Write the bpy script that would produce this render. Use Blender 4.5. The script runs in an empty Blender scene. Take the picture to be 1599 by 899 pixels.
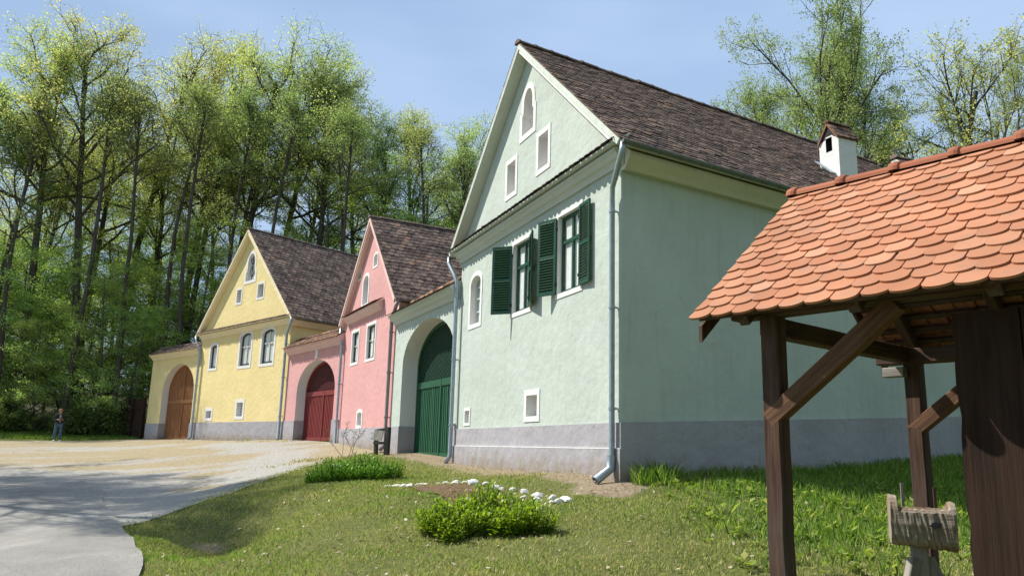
import bpy, bmesh, math, random
import numpy as np
from mathutils import Vector, Matrix, Quaternion
from mathutils.geometry import tessellate_polygon, delaunay_2d_cdt

SC = bpy.context.scene
COL = SC.collection
R = math.radians
PI = math.pi

# ------------------------------------------------------------------ camera
cam_d = bpy.data.cameras.new('camera')
cam = bpy.data.objects.new('camera', cam_d)
COL.objects.link(cam)
SC.camera = cam
cam_d.sensor_width = 36.0
cam_d.lens = 36.0 * 1234.0 / 1599.0
cam_d.clip_start = 0.05
cam_d.clip_end = 3000
_p, _a = R(11.6), R(1.6)
_F = Vector((0, math.cos(_p), math.sin(_p)))
_R0 = Vector((1, 0, 0))
_U0 = Vector((0, -math.sin(_p), math.cos(_p)))
_R = _R0 * math.cos(_a) + _U0 * math.sin(_a)
_U = _U0 * math.cos(_a) - _R0 * math.sin(_a)
M = Matrix((( _R.x, _U.x, -_F.x, 0), (_R.y, _U.y, -_F.y, 0), (_R.z, _U.z, -_F.z, 1.6), (0, 0, 0, 1)))
cam.matrix_world = M

# ------------------------------------------------------------------ sky, sun, exposure
SUN_EL = R(50)
sdir = Vector((-0.957, 0.29, 0)).normalized() * math.cos(SUN_EL) + Vector((0, 0, math.sin(SUN_EL)))
world = bpy.data.worlds.new('World')
SC.world = world
world.use_nodes = True
nt = world.node_tree
nt.nodes.clear()
wo = nt.nodes.new('ShaderNodeOutputWorld')
bg = nt.nodes.new('ShaderNodeBackground')
sky = nt.nodes.new('ShaderNodeTexSky')
sky.sky_type = 'NISHITA'
sky.sun_disc = False
sky.sun_elevation = SUN_EL
sky.sun_rotation = -math.atan2(-0.957, 0.29)
sky.air_density = 1.0
sky.dust_density = 1.6
sky.ozone_density = 1.4
tc = nt.nodes.new('ShaderNodeTexCoord')
mp = nt.nodes.new('ShaderNodeMapping')
mp.inputs['Scale'].default_value = (1.4, 2.2, 4.5)
cn = nt.nodes.new('ShaderNodeTexNoise')
cn.inputs['Scale'].default_value = 1.6
cn.inputs['Detail'].default_value = 3
cn.inputs['Roughness'].default_value = 0.55
cr = nt.nodes.new('ShaderNodeValToRGB')
cr.color_ramp.elements[0].position = 0.42
cr.color_ramp.elements[0].color = (0.0, 0.0, 0.0, 1)
cr.color_ramp.elements[1].position = 0.78
cr.color_ramp.elements[1].color = (0.12, 0.12, 0.12, 1)
cmx = nt.nodes.new('ShaderNodeMix')
cmx.data_type = 'RGBA'
cmx.inputs[7].default_value = (8.4, 9.8, 12.0, 1)
nt.links.new(tc.outputs['Generated'], mp.inputs['Vector'])
nt.links.new(mp.outputs['Vector'], cn.inputs['Vector'])
nt.links.new(cn.outputs['Fac'], cr.inputs['Fac'])
nt.links.new(cr.outputs['Color'], cmx.inputs[0])
veil = nt.nodes.new('ShaderNodeMix'); veil.data_type = 'RGBA'; veil.inputs[0].default_value = 0.86
veil.inputs[7].default_value = (2.6, 3.65, 5.35, 1)
nt.links.new(sky.outputs['Color'], veil.inputs[6])
nt.links.new(veil.outputs[2], cmx.inputs[6])
nt.links.new(cmx.outputs[2], bg.inputs['Color'])
bg.inputs['Strength'].default_value = 0.113
nt.links.new(bg.outputs['Background'], wo.inputs['Surface'])

sun_d = bpy.data.lights.new('sun', 'SUN')
sun_d.energy = 5.0
sun_d.angle = R(0.53)
sun_d.color = (1.0, 0.95, 0.86)
sun = bpy.data.objects.new('sun', sun_d)
COL.objects.link(sun)
sun.rotation_euler = (-sdir).to_track_quat('-Z', 'Y').to_euler()
sun.location = (-20, 10, 40)

SC.view_settings.view_transform = 'Standard'
SC.view_settings.look = 'None'
SC.view_settings.exposure = 0.50
SC.view_settings.gamma = 1.0
SC.view_settings.use_curve_mapping = False
try:
    SC.cycles.max_bounces = 8
    SC.cycles.transparent_max_bounces = 8
    SC.cycles.use_denoising = True
except Exception:
    pass

# ------------------------------------------------------------------ helpers
def tag(o, label=None, cat=None, group=None, kind=None):
    if label: o['label'] = label
    if cat: o['category'] = cat
    if group: o['group'] = group
    if kind: o['kind'] = kind
    return o

def empty(name, loc, rz=0.0, scale=None):
    o = bpy.data.objects.new(name, None)
    COL.objects.link(o)
    o.location = loc
    o.rotation_euler = (0, 0, rz)
    if scale: o.scale = scale
    o.empty_display_size = 0.3
    return o

class MB:
    """collects vertices and faces of ONE mesh"""
    def __init__(self):
        self.v = []; self.f = []; self.mi = []; self.cur = 0
    def add(self, vs, fs):
        b = len(self.v)
        self.v.extend([tuple(p) for p in vs])
        for f in fs:
            self.f.append([b + i for i in f]); self.mi.append(self.cur)
    def box(self, c, s, m=None):
        hx, hy, hz = s[0] / 2, s[1] / 2, s[2] / 2
        vs = [Vector((x, y, z)) for x in (-hx, hx) for y in (-hy, hy) for z in (-hz, hz)]
        if m is not None: vs = [m @ q for q in vs]
        vs = [q + Vector(c) for q in vs]
        self.add(vs, [(0, 1, 3, 2), (4, 6, 7, 5), (0, 4, 5, 1), (2, 3, 7, 6), (0, 2, 6, 4), (1, 5, 7, 3)])
    def box2(self, a, b):
        self.box([(a[i] + b[i]) / 2 for i in range(3)], [abs(b[i] - a[i]) for i in range(3)])
    def prism(self, loop, vec):
        n = len(loop); vec = Vector(vec)
        lo = [Vector(p) for p in loop]
        vs = lo + [p + vec for p in lo]
        fs = [list(range(n))[::-1], list(range(n, 2 * n))]
        fs += [(i, (i + 1) % n, n + (i + 1) % n, n + i) for i in range(n)]
        self.add(vs, fs)
    def tube(self, pts, r, n=8, cap=True):
        pts = [Vector(p) for p in pts]
        rs = r if isinstance(r, (list, tuple)) else [r] * len(pts)
        rings = []
        up = None
        for i, p in enumerate(pts):
            if i == 0: d = pts[1] - p
            elif i == len(pts) - 1: d = p - pts[i - 1]
            else: d = (pts[i + 1] - p).normalized() + (p - pts[i - 1]).normalized()
            d.normalize()
            if up is None:
                up = Vector((0, 0, 1)) if abs(d.z) < 0.9 else Vector((1, 0, 0))
            a = d.cross(up).normalized(); b = a.cross(d).normalized(); up = b
            rings.append([p + (a * math.cos(t) + b * math.sin(t)) * rs[i] for t in [2 * PI * k / n for k in range(n)]])
        vs = [q for rg in rings for q in rg]
        fs = []
        for i in range(len(pts) - 1):
            for k in range(n):
                fs.append((i * n + k, i * n + (k + 1) % n, (i + 1) * n + (k + 1) % n, (i + 1) * n + k))
        if cap:
            fs.append(list(range(n))[::-1]); fs.append(list(range((len(pts) - 1) * n, len(pts) * n)))
        self.add(vs, fs)
    def poly(self, outer, holes, fn, flip=False):
        """flat polygon with holes given in 2D, placed by fn(x, z)"""
        loops = [[Vector((p[0], p[1], 0)) for p in L] for L in [outer] + holes]
        tris = tessellate_polygon(loops)
        pts = [p for L in loops for p in L]
        vs = [fn(p.x, p.y) for p in pts]
        out = []
        for t in tris:
            a, b, c = [pts[i] for i in t]
            cr_ = (b.x - a.x) * (c.y - a.y) - (b.y - a.y) * (c.x - a.x)
            if abs(cr_) < 1e-9: continue
            t = tuple(t) if (cr_ > 0) != flip else tuple(t)[::-1]
            out.append(t)
        self.add(vs, out)
    def build(self, name, mat, parent=None, smooth=False, loc=None, mw=None, bevel=0.0):
        me = bpy.data.meshes.new(name)
        me.from_pydata(self.v, [], self.f)
        mats = mat if isinstance(mat, (list, tuple)) else [mat]
        for m in mats: me.materials.append(m)
        if len(mats) > 1: me.polygons.foreach_set('material_index', self.mi)
        if smooth: me.polygons.foreach_set('use_smooth', [True] * len(me.polygons))
        me.update()
        o = bpy.data.objects.new(name, me)
        COL.objects.link(o)
        if parent: o.parent = parent
        if loc is not None: o.location = loc
        if mw is not None: o.matrix_local = mw
        if bevel > 0:
            b = o.modifiers.new('bevel', 'BEVEL'); b.width = bevel; b.segments = 1; b.limit_method = 'ANGLE'
        return o

def np_mesh(name, V, loops, sizes, mat, parent=None, smooth=False):
    me = bpy.data.meshes.new(name)
    V = np.asarray(V, dtype=np.float32); loops = np.asarray(loops, dtype=np.int32); sizes = np.asarray(sizes, dtype=np.int32)
    me.vertices.add(len(V)); me.vertices.foreach_set('co', V.ravel())
    me.loops.add(len(loops)); me.loops.foreach_set('vertex_index', loops)
    me.polygons.add(len(sizes))
    st = np.concatenate([[0], np.cumsum(sizes)[:-1]]).astype(np.int32)
    me.polygons.foreach_set('loop_start', st)
    me.polygons.foreach_set('loop_total', sizes)
    if smooth: me.polygons.foreach_set('use_smooth', np.ones(len(sizes), dtype=bool))
    me.materials.append(mat)
    me.update(calc_edges=True)
    me.validate()
    o = bpy.data.objects.new(name, me)
    COL.objects.link(o)
    if parent: o.parent = parent
    return o

def children(o): return [c for c in o.children]

def copy_tree(o, parent=None):
    c = o.copy(); COL.objects.link(c)
    if parent: c.parent = parent
    for ch in children(o): copy_tree(ch, c)
    return c

# ------------------------------------------------------------------ materials
def mk(name):
    m = bpy.data.materials.new(name); m.use_nodes = True
    n = m.node_tree; b = n.nodes.get('Principled BSDF')
    return m, n, b

def nd(n, t, **k):
    x = n.nodes.new(t)
    for a, v in k.items():
        if a in x.inputs: x.inputs[a].default_value = v
        else: setattr(x, a, v)
    return x

def ramp(n, stops, fac=None, interp='LINEAR'):
    r = n.nodes.new('ShaderNodeValToRGB')
    cr = r.color_ramp; cr.interpolation = interp
    while len(cr.elements) < len(stops): cr.elements.new(0.5)
    for e, (p, c) in zip(cr.elements, stops):
        e.position = p; e.color = (c[0], c[1], c[2], 1)
    if fac is not None: n.links.new(fac, r.inputs['Fac'])
    return r

def mixc(n, a, b, fac, mode='MIX'):
    x = n.nodes.new('ShaderNodeMix'); x.data_type = 'RGBA'; x.blend_type = mode
    for sock, val in ((x.inputs[0], fac), (x.inputs[6], a), (x.inputs[7], b)):
        if hasattr(val, 'is_linked') or hasattr(val, 'links'): n.links.new(val, sock)
        elif isinstance(val, (int, float)): sock.default_value = val
        else: sock.default_value = (val[0], val[1], val[2], 1)
    return x.outputs[2]

def noise(n, vec, scale, detail=4, rough=0.55):
    x = nd(n, 'ShaderNodeTexNoise', Scale=scale, Detail=detail, Roughness=rough)
    if vec is not None: n.links.new(vec, x.inputs['Vector'])
    return x.outputs['Fac']

def objvec(n, scale=None, kind='Object'):
    t = n.nodes.new('ShaderNodeTexCoord')
    if scale is None: return t.outputs[kind]
    m = n.nodes.new('ShaderNodeMapping'); m.inputs['Scale'].default_value = scale
    n.links.new(t.outputs[kind], m.inputs['Vector'])
    return m.outputs['Vector']

def bump(n, b, h, strength, dist=0.02):
    x = nd(n, 'ShaderNodeBump', Strength=strength, Distance=dist)
    n.links.new(h, x.inputs['Height'])
    n.links.new(x.outputs['Normal'], b.inputs['Normal'])
    return x

def m_plaster(name, c, var=0.10, b_str=0.38, dirt=(0.5, 0.46, 0.38), dirt_amt=0.30, splash=0.0):
    m, n, b = mk(name)
    v = objvec(n)
    big = noise(n, v, 0.9, 5, 0.6)
    streak = noise(n, objvec(n, (5.0, 5.0, 0.55)), 1.6, 4, 0.6)
    fine = noise(n, v, 15, 4, 0.6)
    lo = [x * (1 - var) for x in c]; hi = [min(1, x * (1 + var * 0.7)) for x in c]
    r1 = ramp(n, [(0.3, lo), (0.7, hi)], big)
    sm = ramp(n, [(0.52, (0, 0, 0)), (0.8, (dirt_amt,) * 3)], streak)
    col = mixc(n, r1.outputs['Color'], [c[i] * dirt[i] * 1.5 for i in range(3)], sm.outputs['Color'])
    if splash:
        # mud splashed up from the ground, with a ragged top
        sx = n.nodes.new('ShaderNodeSeparateXYZ'); n.links.new(v, sx.inputs[0])
        sp_ = nd(n, 'ShaderNodeMath', operation='MULTIPLY_ADD'); n.links.new(noise(n, v, 3.5, 6, 0.7), sp_.inputs[0]); sp_.inputs[1].default_value = 0.9; n.links.new(sx.outputs['Z'], sp_.inputs[2])
        mm = ramp(n, [(0.42, (splash,) * 3), (0.78, (0, 0, 0))], sp_.outputs[0])
        col = mixc(n, col, (0.26, 0.215, 0.16), mm.outputs['Color'])
        pt = ramp(n, [(0.55, (0, 0, 0)), (0.66, (0.35, 0.35, 0.35))], noise(n, v, 1.7, 6, 0.7))
        col = mixc(n, col, [x * 0.78 for x in c], pt.outputs['Color'])
    n.links.new(col, b.inputs['Base Color'])
    b.inputs['Roughness'].default_value = 0.92
    b.inputs['Specular IOR Level'].default_value = 0.2
    wav = noise(n, v, 4.5, 3, 0.5)
    ad = nd(n, 'ShaderNodeMath', operation='MULTIPLY_ADD')
    n.links.new(wav, ad.inputs[0]); ad.inputs[1].default_value = 4.5; n.links.new(fine, ad.inputs[2])
    bump(n, b, ad.outputs[0], b_str, 0.012)
    return m

def m_flat(name, c, rough=0.6, var=0.12, scale=6, b_str=0.15, metal=0.0, spec=0.4):
    m, n, b = mk(name)
    v = objvec(n)
    f = noise(n, v, scale, 5, 0.6)
    r = ramp(n, [(0.3, [x * (1 - var) for x in c]), (0.7, [min(1, x * (1 + var)) for x in c])], f)
    n.links.new(r.outputs['Color'], b.inputs['Base Color'])
    b.inputs['Roughness'].default_value = rough
    b.inputs['Metallic'].default_value = metal
    b.inputs['Specular IOR Level'].default_value = spec
    if b_str > 0: bump(n, b, noise(n, v, scale * 5, 3), b_str, 0.01)
    return m

def m_wood(name, dark, light, rough=0.8, b_str=0.5, grey=None, scale=9.0):
    """grain runs along the object's own Z"""
    m, n, b = mk(name)
    v = objvec(n, (1.0, 1.0, 0.06))
    g = noise(n, v, scale * 3, 6, 0.65)
    big = noise(n, objvec(n, (1, 1, 0.3)), 3.0, 4, 0.6)
    r = ramp(n, [(0.32, dark), (0.5, [(a + c) / 2 for a, c in zip(dark, light)]), (0.7, light)], g)
    col = r.outputs['Color']
    if grey is not None:
        gm = ramp(n, [(0.42, (0, 0, 0)), (0.66, (0.8, 0.8, 0.8))], big)
        col = mixc(n, col, grey, gm.outputs['Color'])
    n.links.new(col, b.inputs['Base Color'])
    b.inputs['Roughness'].default_value = rough
    b.inputs['Specular IOR Level'].default_value = 0.25
    bump(n, b, g, b_str, 0.012)
    return m

def m_tile(name, stops, spot=None, spot_amt=0.4, rough=0.85, b_str=0.4):
    m, n, b = mk(name)
    geo = n.nodes.new('ShaderNodeNewGeometry')
    r = ramp(n, stops, geo.outputs['Random Per Island'])
    v = objvec(n)
    f = noise(n, v, 7, 5, 0.65)
    big = noise(n, v, 0.7, 4, 0.6)
    col = r.outputs['Color']
    if spot is not None:
        sm = ramp(n, [(0.5, (0, 0, 0)), (0.72, (spot_amt,) * 3)], f)
        col = mixc(n, col, spot, sm.outputs['Color'])
    bm = ramp(n, [(0.3, (0.75, 0.75, 0.75)), (0.7, (1.15, 1.12, 1.1))], big)
    col = mixc(n, col, bm.outputs['Color'], 1.0, 'MULTIPLY')
    n.links.new(col, b.inputs['Base Color'])
    b.inputs['Roughness'].default_value = rough
    b.inputs['Specular IOR Level'].default_value = 0.10
    bump(n, b, noise(n, v, 60, 3), b_str, 0.004)
    return m

def m_leaf(name, stops, transl=0.4, tcol=None, rough=0.55):
    m, n, b = mk(name)
    geo = n.nodes.new('ShaderNodeNewGeometry')
    oi = n.nodes.new('ShaderNodeObjectInfo')
    r = ramp(n, stops, geo.outputs['Random Per Island'])
    hs = nd(n, 'ShaderNodeHueSaturation')
    ma = nd(n, 'ShaderNodeMapRange'); ma.inputs[3].default_value = 0.475; ma.inputs[4].default_value = 0.525
    n.links.new(oi.outputs['Random'], ma.inputs[0])
    n.links.new(ma.outputs[0], hs.inputs['Hue'])
    n.links.new(r.outputs['Color'], hs.inputs['Color'])
    n.links.new(hs.outputs['Color'], b.inputs['Base Color'])
    b.inputs['Roughness'].default_value = rough
    b.inputs['Specular IOR Level'].default_value = 0.3
    tr = n.nodes.new('ShaderNodeBsdfTranslucent')
    tcm = mixc(n, hs.outputs['Color'], tcol or (1.35, 1.3, 0.8), 1.0, 'MULTIPLY')
    n.links.new(tcm, tr.inputs['Color'])
    mx = n.nodes.new('ShaderNodeMixShader'); mx.inputs[0].default_value = transl
    n.links.new(b.outputs[0], mx.inputs[1]); n.links.new(tr.outputs[0], mx.inputs[2])
    n.links.new(mx.outputs[0], n.nodes['Material Output'].inputs['Surface'])
    return m

MINT = m_plaster('mint_plaster', (0.475, 0.53, 0.478), 0.09, 0.38, dirt_amt=.40)
MINT_TRIM = m_plaster('mint_trim', (0.56, 0.60, 0.54), 0.05)
PINK = m_plaster('pink_plaster', (0.62, 0.335, 0.325), 0.09)
PINK_TRIM = m_plaster('pink_trim', (0.70, 0.50, 0.46), 0.07)
YELLOW = m_plaster('yellow_plaster', (0.76, 0.63, 0.31), 0.08)
YELLOW_TRIM = m_plaster('yellow_trim', (0.80, 0.70, 0.48), 0.06)
WHITE = m_plaster('white_limewash', (0.74, 0.73, 0.715), 0.04)
CREAM = m_plaster('cream_trim', (0.62, 0.60, 0.48), 0.05)
GREY = m_plaster('grey_plinth', (0.37, 0.355, 0.38), 0.10, 0.5, splash=0.9)
NICHE = m_plaster('niche_grey', (0.46, 0.44, 0.45), 0.06)
OLD_TILE = m_tile('old_clay_tile', [(0.0, (0.085, 0.060, 0.050)), (0.5, (0.155, 0.110, 0.090)), (0.85, (0.22, 0.158, 0.125)), (0.96, (0.28, 0.195, 0.145)), (1.0, (0.29, 0.16, 0.11))], (0.19, 0.165, 0.15), 0.5)
OLD_TILE_RED = m_tile('weathered_red_tile', [(0.0, (0.11, 0.06, 0.045)), (0.5, (0.20, 0.12, 0.085)), (0.8, (0.30, 0.18, 0.12)), (1.0, (0.42, 0.25, 0.16))], (0.33, 0.27, 0.2), 0.6)
RIDGE_OLD = m_tile('old_ridge_tile', [(0.0, (0.13, 0.095, 0.08)), (1.0, (0.24, 0.18, 0.145))], (0.28, 0.25, 0.21), 0.7)
NEW_TILE = m_tile('new_red_tile', [(0.0, (0.40, 0.175, 0.10)), (0.4, (0.45, 0.205, 0.118)), (0.85, (0.49, 0.235, 0.14)), (1.0, (0.54, 0.285, 0.18))], (0.30, 0.21, 0.155), 0.55, 0.8, 0.25)
MORTAR = m_plaster('ridge_mortar', (0.33, 0.27, 0.22), 0.2)
GREEN_PAINT = m_flat('dark_green_paint', (0.008, 0.062, 0.033), 0.45, 0.2, 5, 0.15)
GREEN_GATE = m_flat('green_gate_paint', (0.015, 0.085, 0.040), 0.55, 0.15, 5, 0.2)
GREEN_DARK = m_flat('dark_green_lattice', (0.010, 0.050, 0.028), 0.6, 0.15, 5, 0.1)
RED_GATE = m_flat('red_gate_paint', (0.20, 0.030, 0.028), 0.55, 0.15, 5, 0.2)
BROWN_GATE = m_wood('brown_gate_wood', (0.20, 0.085, 0.035), (0.36, 0.17, 0.075), 0.6, 0.3)
DARK_FRAME = m_flat('dark_window_paint', (0.02, 0.035, 0.032), 0.45, 0.15, 5, 0.1)
WHITE_FRAME = m_flat('pale_window_paint', (0.62, 0.62, 0.58), 0.5, 0.1, 5, 0.1)
CURTAIN = m_flat('curtain_cloth', (0.82, 0.81, 0.79), 0.9, 0.08, 12, 0.2)
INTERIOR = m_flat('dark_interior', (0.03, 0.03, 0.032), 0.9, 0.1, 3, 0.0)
ZINC = m_flat('zinc_pipe', (0.36, 0.42, 0.46), 0.42, 0.15, 8, 0.05, 0.55)
GUTTER = m_flat('grey_gutter', (0.17, 0.185, 0.18), 0.5, 0.2, 8, 0.05, 0.3)
BEAM = m_wood('dark_beam_wood', (0.028, 0.014, 0.010), (0.115, 0.062, 0.040), 0.8, 0.7, (0.11, 0.088, 0.075))
BRACE = m_wood('brown_brace_wood', (0.06, 0.028, 0.015), (0.19, 0.10, 0.055), 0.8, 0.6)
DARKWALL = m_wood('shade_dark_plank_wood', (0.009, 0.0045, 0.003), (0.056, 0.027, 0.016), 0.9, 0.9, (0.032, 0.018, 0.012), 6)  # dark wood, colour lowered further to stand in for shade under the roof
OLDWOOD = m_wood('weathered_trough_wood', (0.10, 0.065, 0.04), (0.34, 0.25, 0.17), 0.85, 0.8, (0.36, 0.32, 0.27), 7)
GREYWOOD = m_wood('silver_grey_wood', (0.12, 0.105, 0.09), (0.36, 0.33, 0.29), 0.85, 0.6, (0.34, 0.31, 0.28), 8)
BARK = m_wood('oak_bark', (0.030, 0.024, 0.018), (0.11, 0.09, 0.07), 0.95, 0.9, (0.10, 0.10, 0.075), 5)
BARK_GREY = m_wood('pale_bark', (0.06, 0.05, 0.04), (0.17, 0.15, 0.12), 0.95, 0.7, (0.10, 0.11, 0.07), 5)
SOOT = m_flat('sooty_plaster', (0.035, 0.03, 0.03), 0.95, 0.3, 5, 0.3)
IRON = m_flat('wrought_iron', (0.03, 0.025, 0.025), 0.6, 0.2, 9, 0.1, 0.6)
STONE_W = m_flat('whitewashed_stone', (0.66, 0.64, 0.60), 0.9, 0.22, 5, 0.7)

def m_glass(name):
    m, n, b = mk(name)
    b.inputs['Base Color'].default_value = (0.85, 0.9, 0.9, 1)
    b.inputs['Roughness'].default_value = 0.04
    tr = n.nodes.new('ShaderNodeBsdfTransparent'); tr.inputs['Color'].default_value = (0.95, 0.97, 0.97, 1)
    gl = n.nodes.new('ShaderNodeBsdfGlossy'); gl.inputs['Roughness'].default_value = 0.05
    mx = n.nodes.new('ShaderNodeMixShader')
    mx.inputs[0].default_value = 0.10; n.links.new(tr.outputs[0], mx.inputs[1]); n.links.new(gl.outputs[0], mx.inputs[2])
    n.links.new(mx.outputs[0], n.nodes['Material Output'].inputs['Surface'])
    return m
GLASS = m_glass('window_glass')

LEAF_OAK = m_leaf('oak_spring_leaf', [(0.0, (0.28, 0.36, 0.11)), (0.5, (0.43, 0.51, 0.16)), (0.8, (0.54, 0.57, 0.20)), (1.0, (0.60, 0.54, 0.24))], 0.6, (1.25, 1.27, 0.9))
LEAF_OAK_G = m_leaf('oak_green_leaf', [(0.0, (0.18, 0.25, 0.085)), (0.6, (0.31, 0.39, 0.13)), (1.0, (0.44, 0.49, 0.19))], 0.58, (1.22, 1.25, 0.9))
LEAF_BEECH = m_leaf('beech_leaf', [(0.0, (0.23, 0.36, 0.10)), (0.6, (0.37, 0.52, 0.15)), (1.0, (0.51, 0.62, 0.21))], 0.62, (1.3, 1.3, 0.85))
LEAF_SHRUB = m_leaf('shrub_leaf', [(0.0, (0.06, 0.10, 0.03)), (0.6, (0.11, 0.17, 0.045)), (1.0, (0.18, 0.23, 0.065))], 0.45)
LEAF_BED = m_leaf('perennial_leaf', [(0.0, (0.085, 0.19, 0.02)), (0.5, (0.18, 0.35, 0.025)), (1.0, (0.31, 0.49, 0.05))], 0.45, (1.2, 1.2, 0.6), 0.4)
GRASS_BL = m_leaf('grass_blade', [(0.0, (0.19, 0.25, 0.055)), (0.40, (0.35, 0.40, 0.10)), (0.70, (0.52, 0.49, 0.18)), (0.88, (0.52, 0.44, 0.21)), (1.0, (0.62, 0.55, 0.36))], 0.35, (1.1, 1.1, 0.8))
GRASS_LUSH = m_leaf('lush_grass_blade', [(0.0, (0.09, 0.15, 0.025)), (0.5, (0.19, 0.29, 0.045)), (0.85, (0.31, 0.41, 0.08)), (1.0, (0.48, 0.46, 0.18))], 0.5, (1.2, 1.25, 0.6))
DRY_LEAF = m_leaf('fallen_dry_leaf', [(0.0, (0.22, 0.15, 0.08)), (0.5, (0.42, 0.34, 0.24)), (1.0, (0.56, 0.49, 0.40))], 0.15)

# ------------------------------------------------------------------ terrain height
CP = np.array([
 (-3.92, 9.1, .12), (-4.8, 9.1, .12), (-6.32, 14, .16), (-8.04, 17, .28), (-10.05, 20, .40), (-12.67, 23, .46), (-15.24, 24.5, .48),
 (-4.25, 12.3, -.26), (-3.85, 11.3, -.16), (-4.8, 13.4, -.08), (-5.0, 12.2, .15), (-4.5, 10.9, .14), (-3.4, 12.2, .36), (-3.2, 11.2, .32), (-5.7, 14.9, .38), (-3.1, 12.2, .56), (-2.9, 10.6, .42), (-3.73, 14, .70), (-5.26, 18.5, .88), (-4.92, 20, 1.06),
 (-6.2, 11.6, .13), (-8, 12, .13), (-5.75, 12.4, .15), (-5.3, 11.2, .13), (-6.2, 13.2, .15), (-7.6, 14.6, .18), (-10, 16, .24), (-9.2, 18, .31), (-11.5, 20, .38), (-6, 9.6, .12), (-13, 18, .3), (-6.6, 16, .36), (-7, 18.5, .52), (-8, 21, .62),
 (-2.35, 13, .86), (-.28, 9.3, .66), (.59, 10.7, .95), (-1.9, 14.2, .88), (-2.91, 16, .95), (-.45, 7.2, .48), (.8, 7.0, .52),
 (2.26, 9.3, .93), (3.6, 9.2, .92), (4.82, 12, 1.27), (5.45, 10.5, 1.08), (-2.53, 8.5, .26), (-16.89, 36, 1.25), (-10.49, 27, .95), (-15.83, 29, .8), (-22, 36, 1.1), (2.6, 6.8, .52), (-2.26, 9.5, .42), (-1.24, 9.5, .58), (-26.8, 46, 1.75), (-29.5, 48, 2.0),
 (1.64, 11.6, 1.22), (-1.21, 18.5, 1.29), (-3.42, 23.3, 1.45), (-6.01, 28.5, 1.67), (-9.25, 33, 1.76), (-15.46, 39.5, 1.69), (-19.61, 43.5, 1.63), (-23.46, 42, 1.38),
 (0, 15, 1.22), (4.2, 13.1, 1.36), (9, 16.2, 1.72), (8, 20, 1.85), (2, 24, 1.7), (-1, 32, 1.9), (-8, 42, 2.1), (14, 20, 2.0),
 (0, 0, 0), (0, 3, .10), (3, 3, .2), (6, 3, .35), (8, 8, .75), (12, 11, 1.1), (-3.5, 3, .02), (-8, 0, .0), (-8, 8, .05), (-12, 13, .15), (-20, 18, .4), (-30, 24, .5), (-40, 30, .7), (-45, 45, 1.9), (-30, 10, .3), (-45, 20, .5), (3, 5, .38), (5, 6, .5), (-35, 40, 1.2)], dtype=float)
def _phi(r): return np.where(r > 1e-9, r * r * np.log(np.maximum(r, 1e-9)), 0.0)
_n = len(CP)
_A = np.zeros((_n + 3, _n + 3))
_A[:_n, :_n] = _phi(np.hypot(CP[:, None, 0] - CP[None, :, 0], CP[:, None, 1] - CP[None, :, 1])) + np.eye(_n) * 0.04
_A[:_n, _n] = 1; _A[:_n, _n + 1:] = CP[:, :2]; _A[_n, :_n] = 1; _A[_n + 1:, :_n] = CP[:, :2].T
_W = np.linalg.solve(_A, np.concatenate([CP[:, 2], np.zeros(3)]))
def rbf(x, y):
    x = np.clip(np.asarray(x, float), -44, 14); y = np.clip(np.asarray(y, float), -2, 47)
    r = np.hypot(x[..., None] - CP[:, 0], y[..., None] - CP[:, 1])
    return _phi(r) @ _W[:_n] + _W[_n] + _W[_n + 1] * x + _W[_n + 2] * y
def hill(x, y):
    # wooded slope behind the row of houses
    q = np.maximum(0.0, np.maximum((x * 0.5 + y * 0.866) - 27.5, 0))
    return np.minimum(q, 55) * 0.15 * np.clip(q / 6, 0, 1)
def H(x, y):
    x = np.asarray(x, float); y = np.asarray(y, float)
    lump = .030 * np.sin(2.1 * x + 1.3 * np.sin(1.4 * y)) * np.sin(2.5 * y + 1.1 * np.sin(1.9 * x)) + .018 * np.sin(4.7 * x + 2.1 * y) * np.sin(3.9 * y - 1.7 * x)
    return rbf(x, y) + hill(x, y) + lump * np.clip((x + 4.6) / 1.2, 0, 1) * np.clip((16 - y) / 3, 0, 1)
def h(x, y): return float(H(np.array([x]), np.array([y]))[0])

ROAD = [(-3.3, -4), (-3.45, 2), (-3.65, 7), (-3.98, 9.1), (-5.08, 11.4), (-6.62, 14.1), (-8.35, 17.0), (-10.1, 20.2), (-12.7, 22.9), (-15.3, 24.4), (-20, 25.6), (-30, 27), (-42, 28)]
ROAD_L = [(-9.5, -4), (-9.6, 2), (-10.0, 7), (-11.4, 11), (-13.6, 14.2), (-17, 17.2), (-22, 19.2), (-31, 20.6), (-42, 21.5)]
YARD = [(-6.45, 13.75), (-5.85, 15.0), (-5.45, 16.6), (-5.2, 17.6), (-5.1, 18.6), (-4.9, 20), (-4.5, 22), (-4.0, 23.2), (-3.5, 23.6), (-6.2, 28.9), (-9.4, 33.3), (-15.6, 39.8), (-19.9, 43.9), (-26, 41.8), (-36, 37), (-42, 34), (-42, 26.6), (-30, 25.6), (-20, 24.2), (-15.6, 22.9), (-13.2, 21.4), (-10.9, 19.0), (-9.0, 16.5), (-7.4, 14.0)]
def inpoly(px, py, poly):
    px = np.asarray(px); py = np.asarray(py); c = np.zeros(px.shape, bool); n = len(poly)
    for i in range(n):
        x1, y1 = poly[i]; x2, y2 = poly[i - 1]
        if y1 == y2: continue
        c ^= ((y1 > py) != (y2 > py)) & (px < (x2 - x1) * (py - y1) / (y2 - y1) + x1)
    return c
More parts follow.
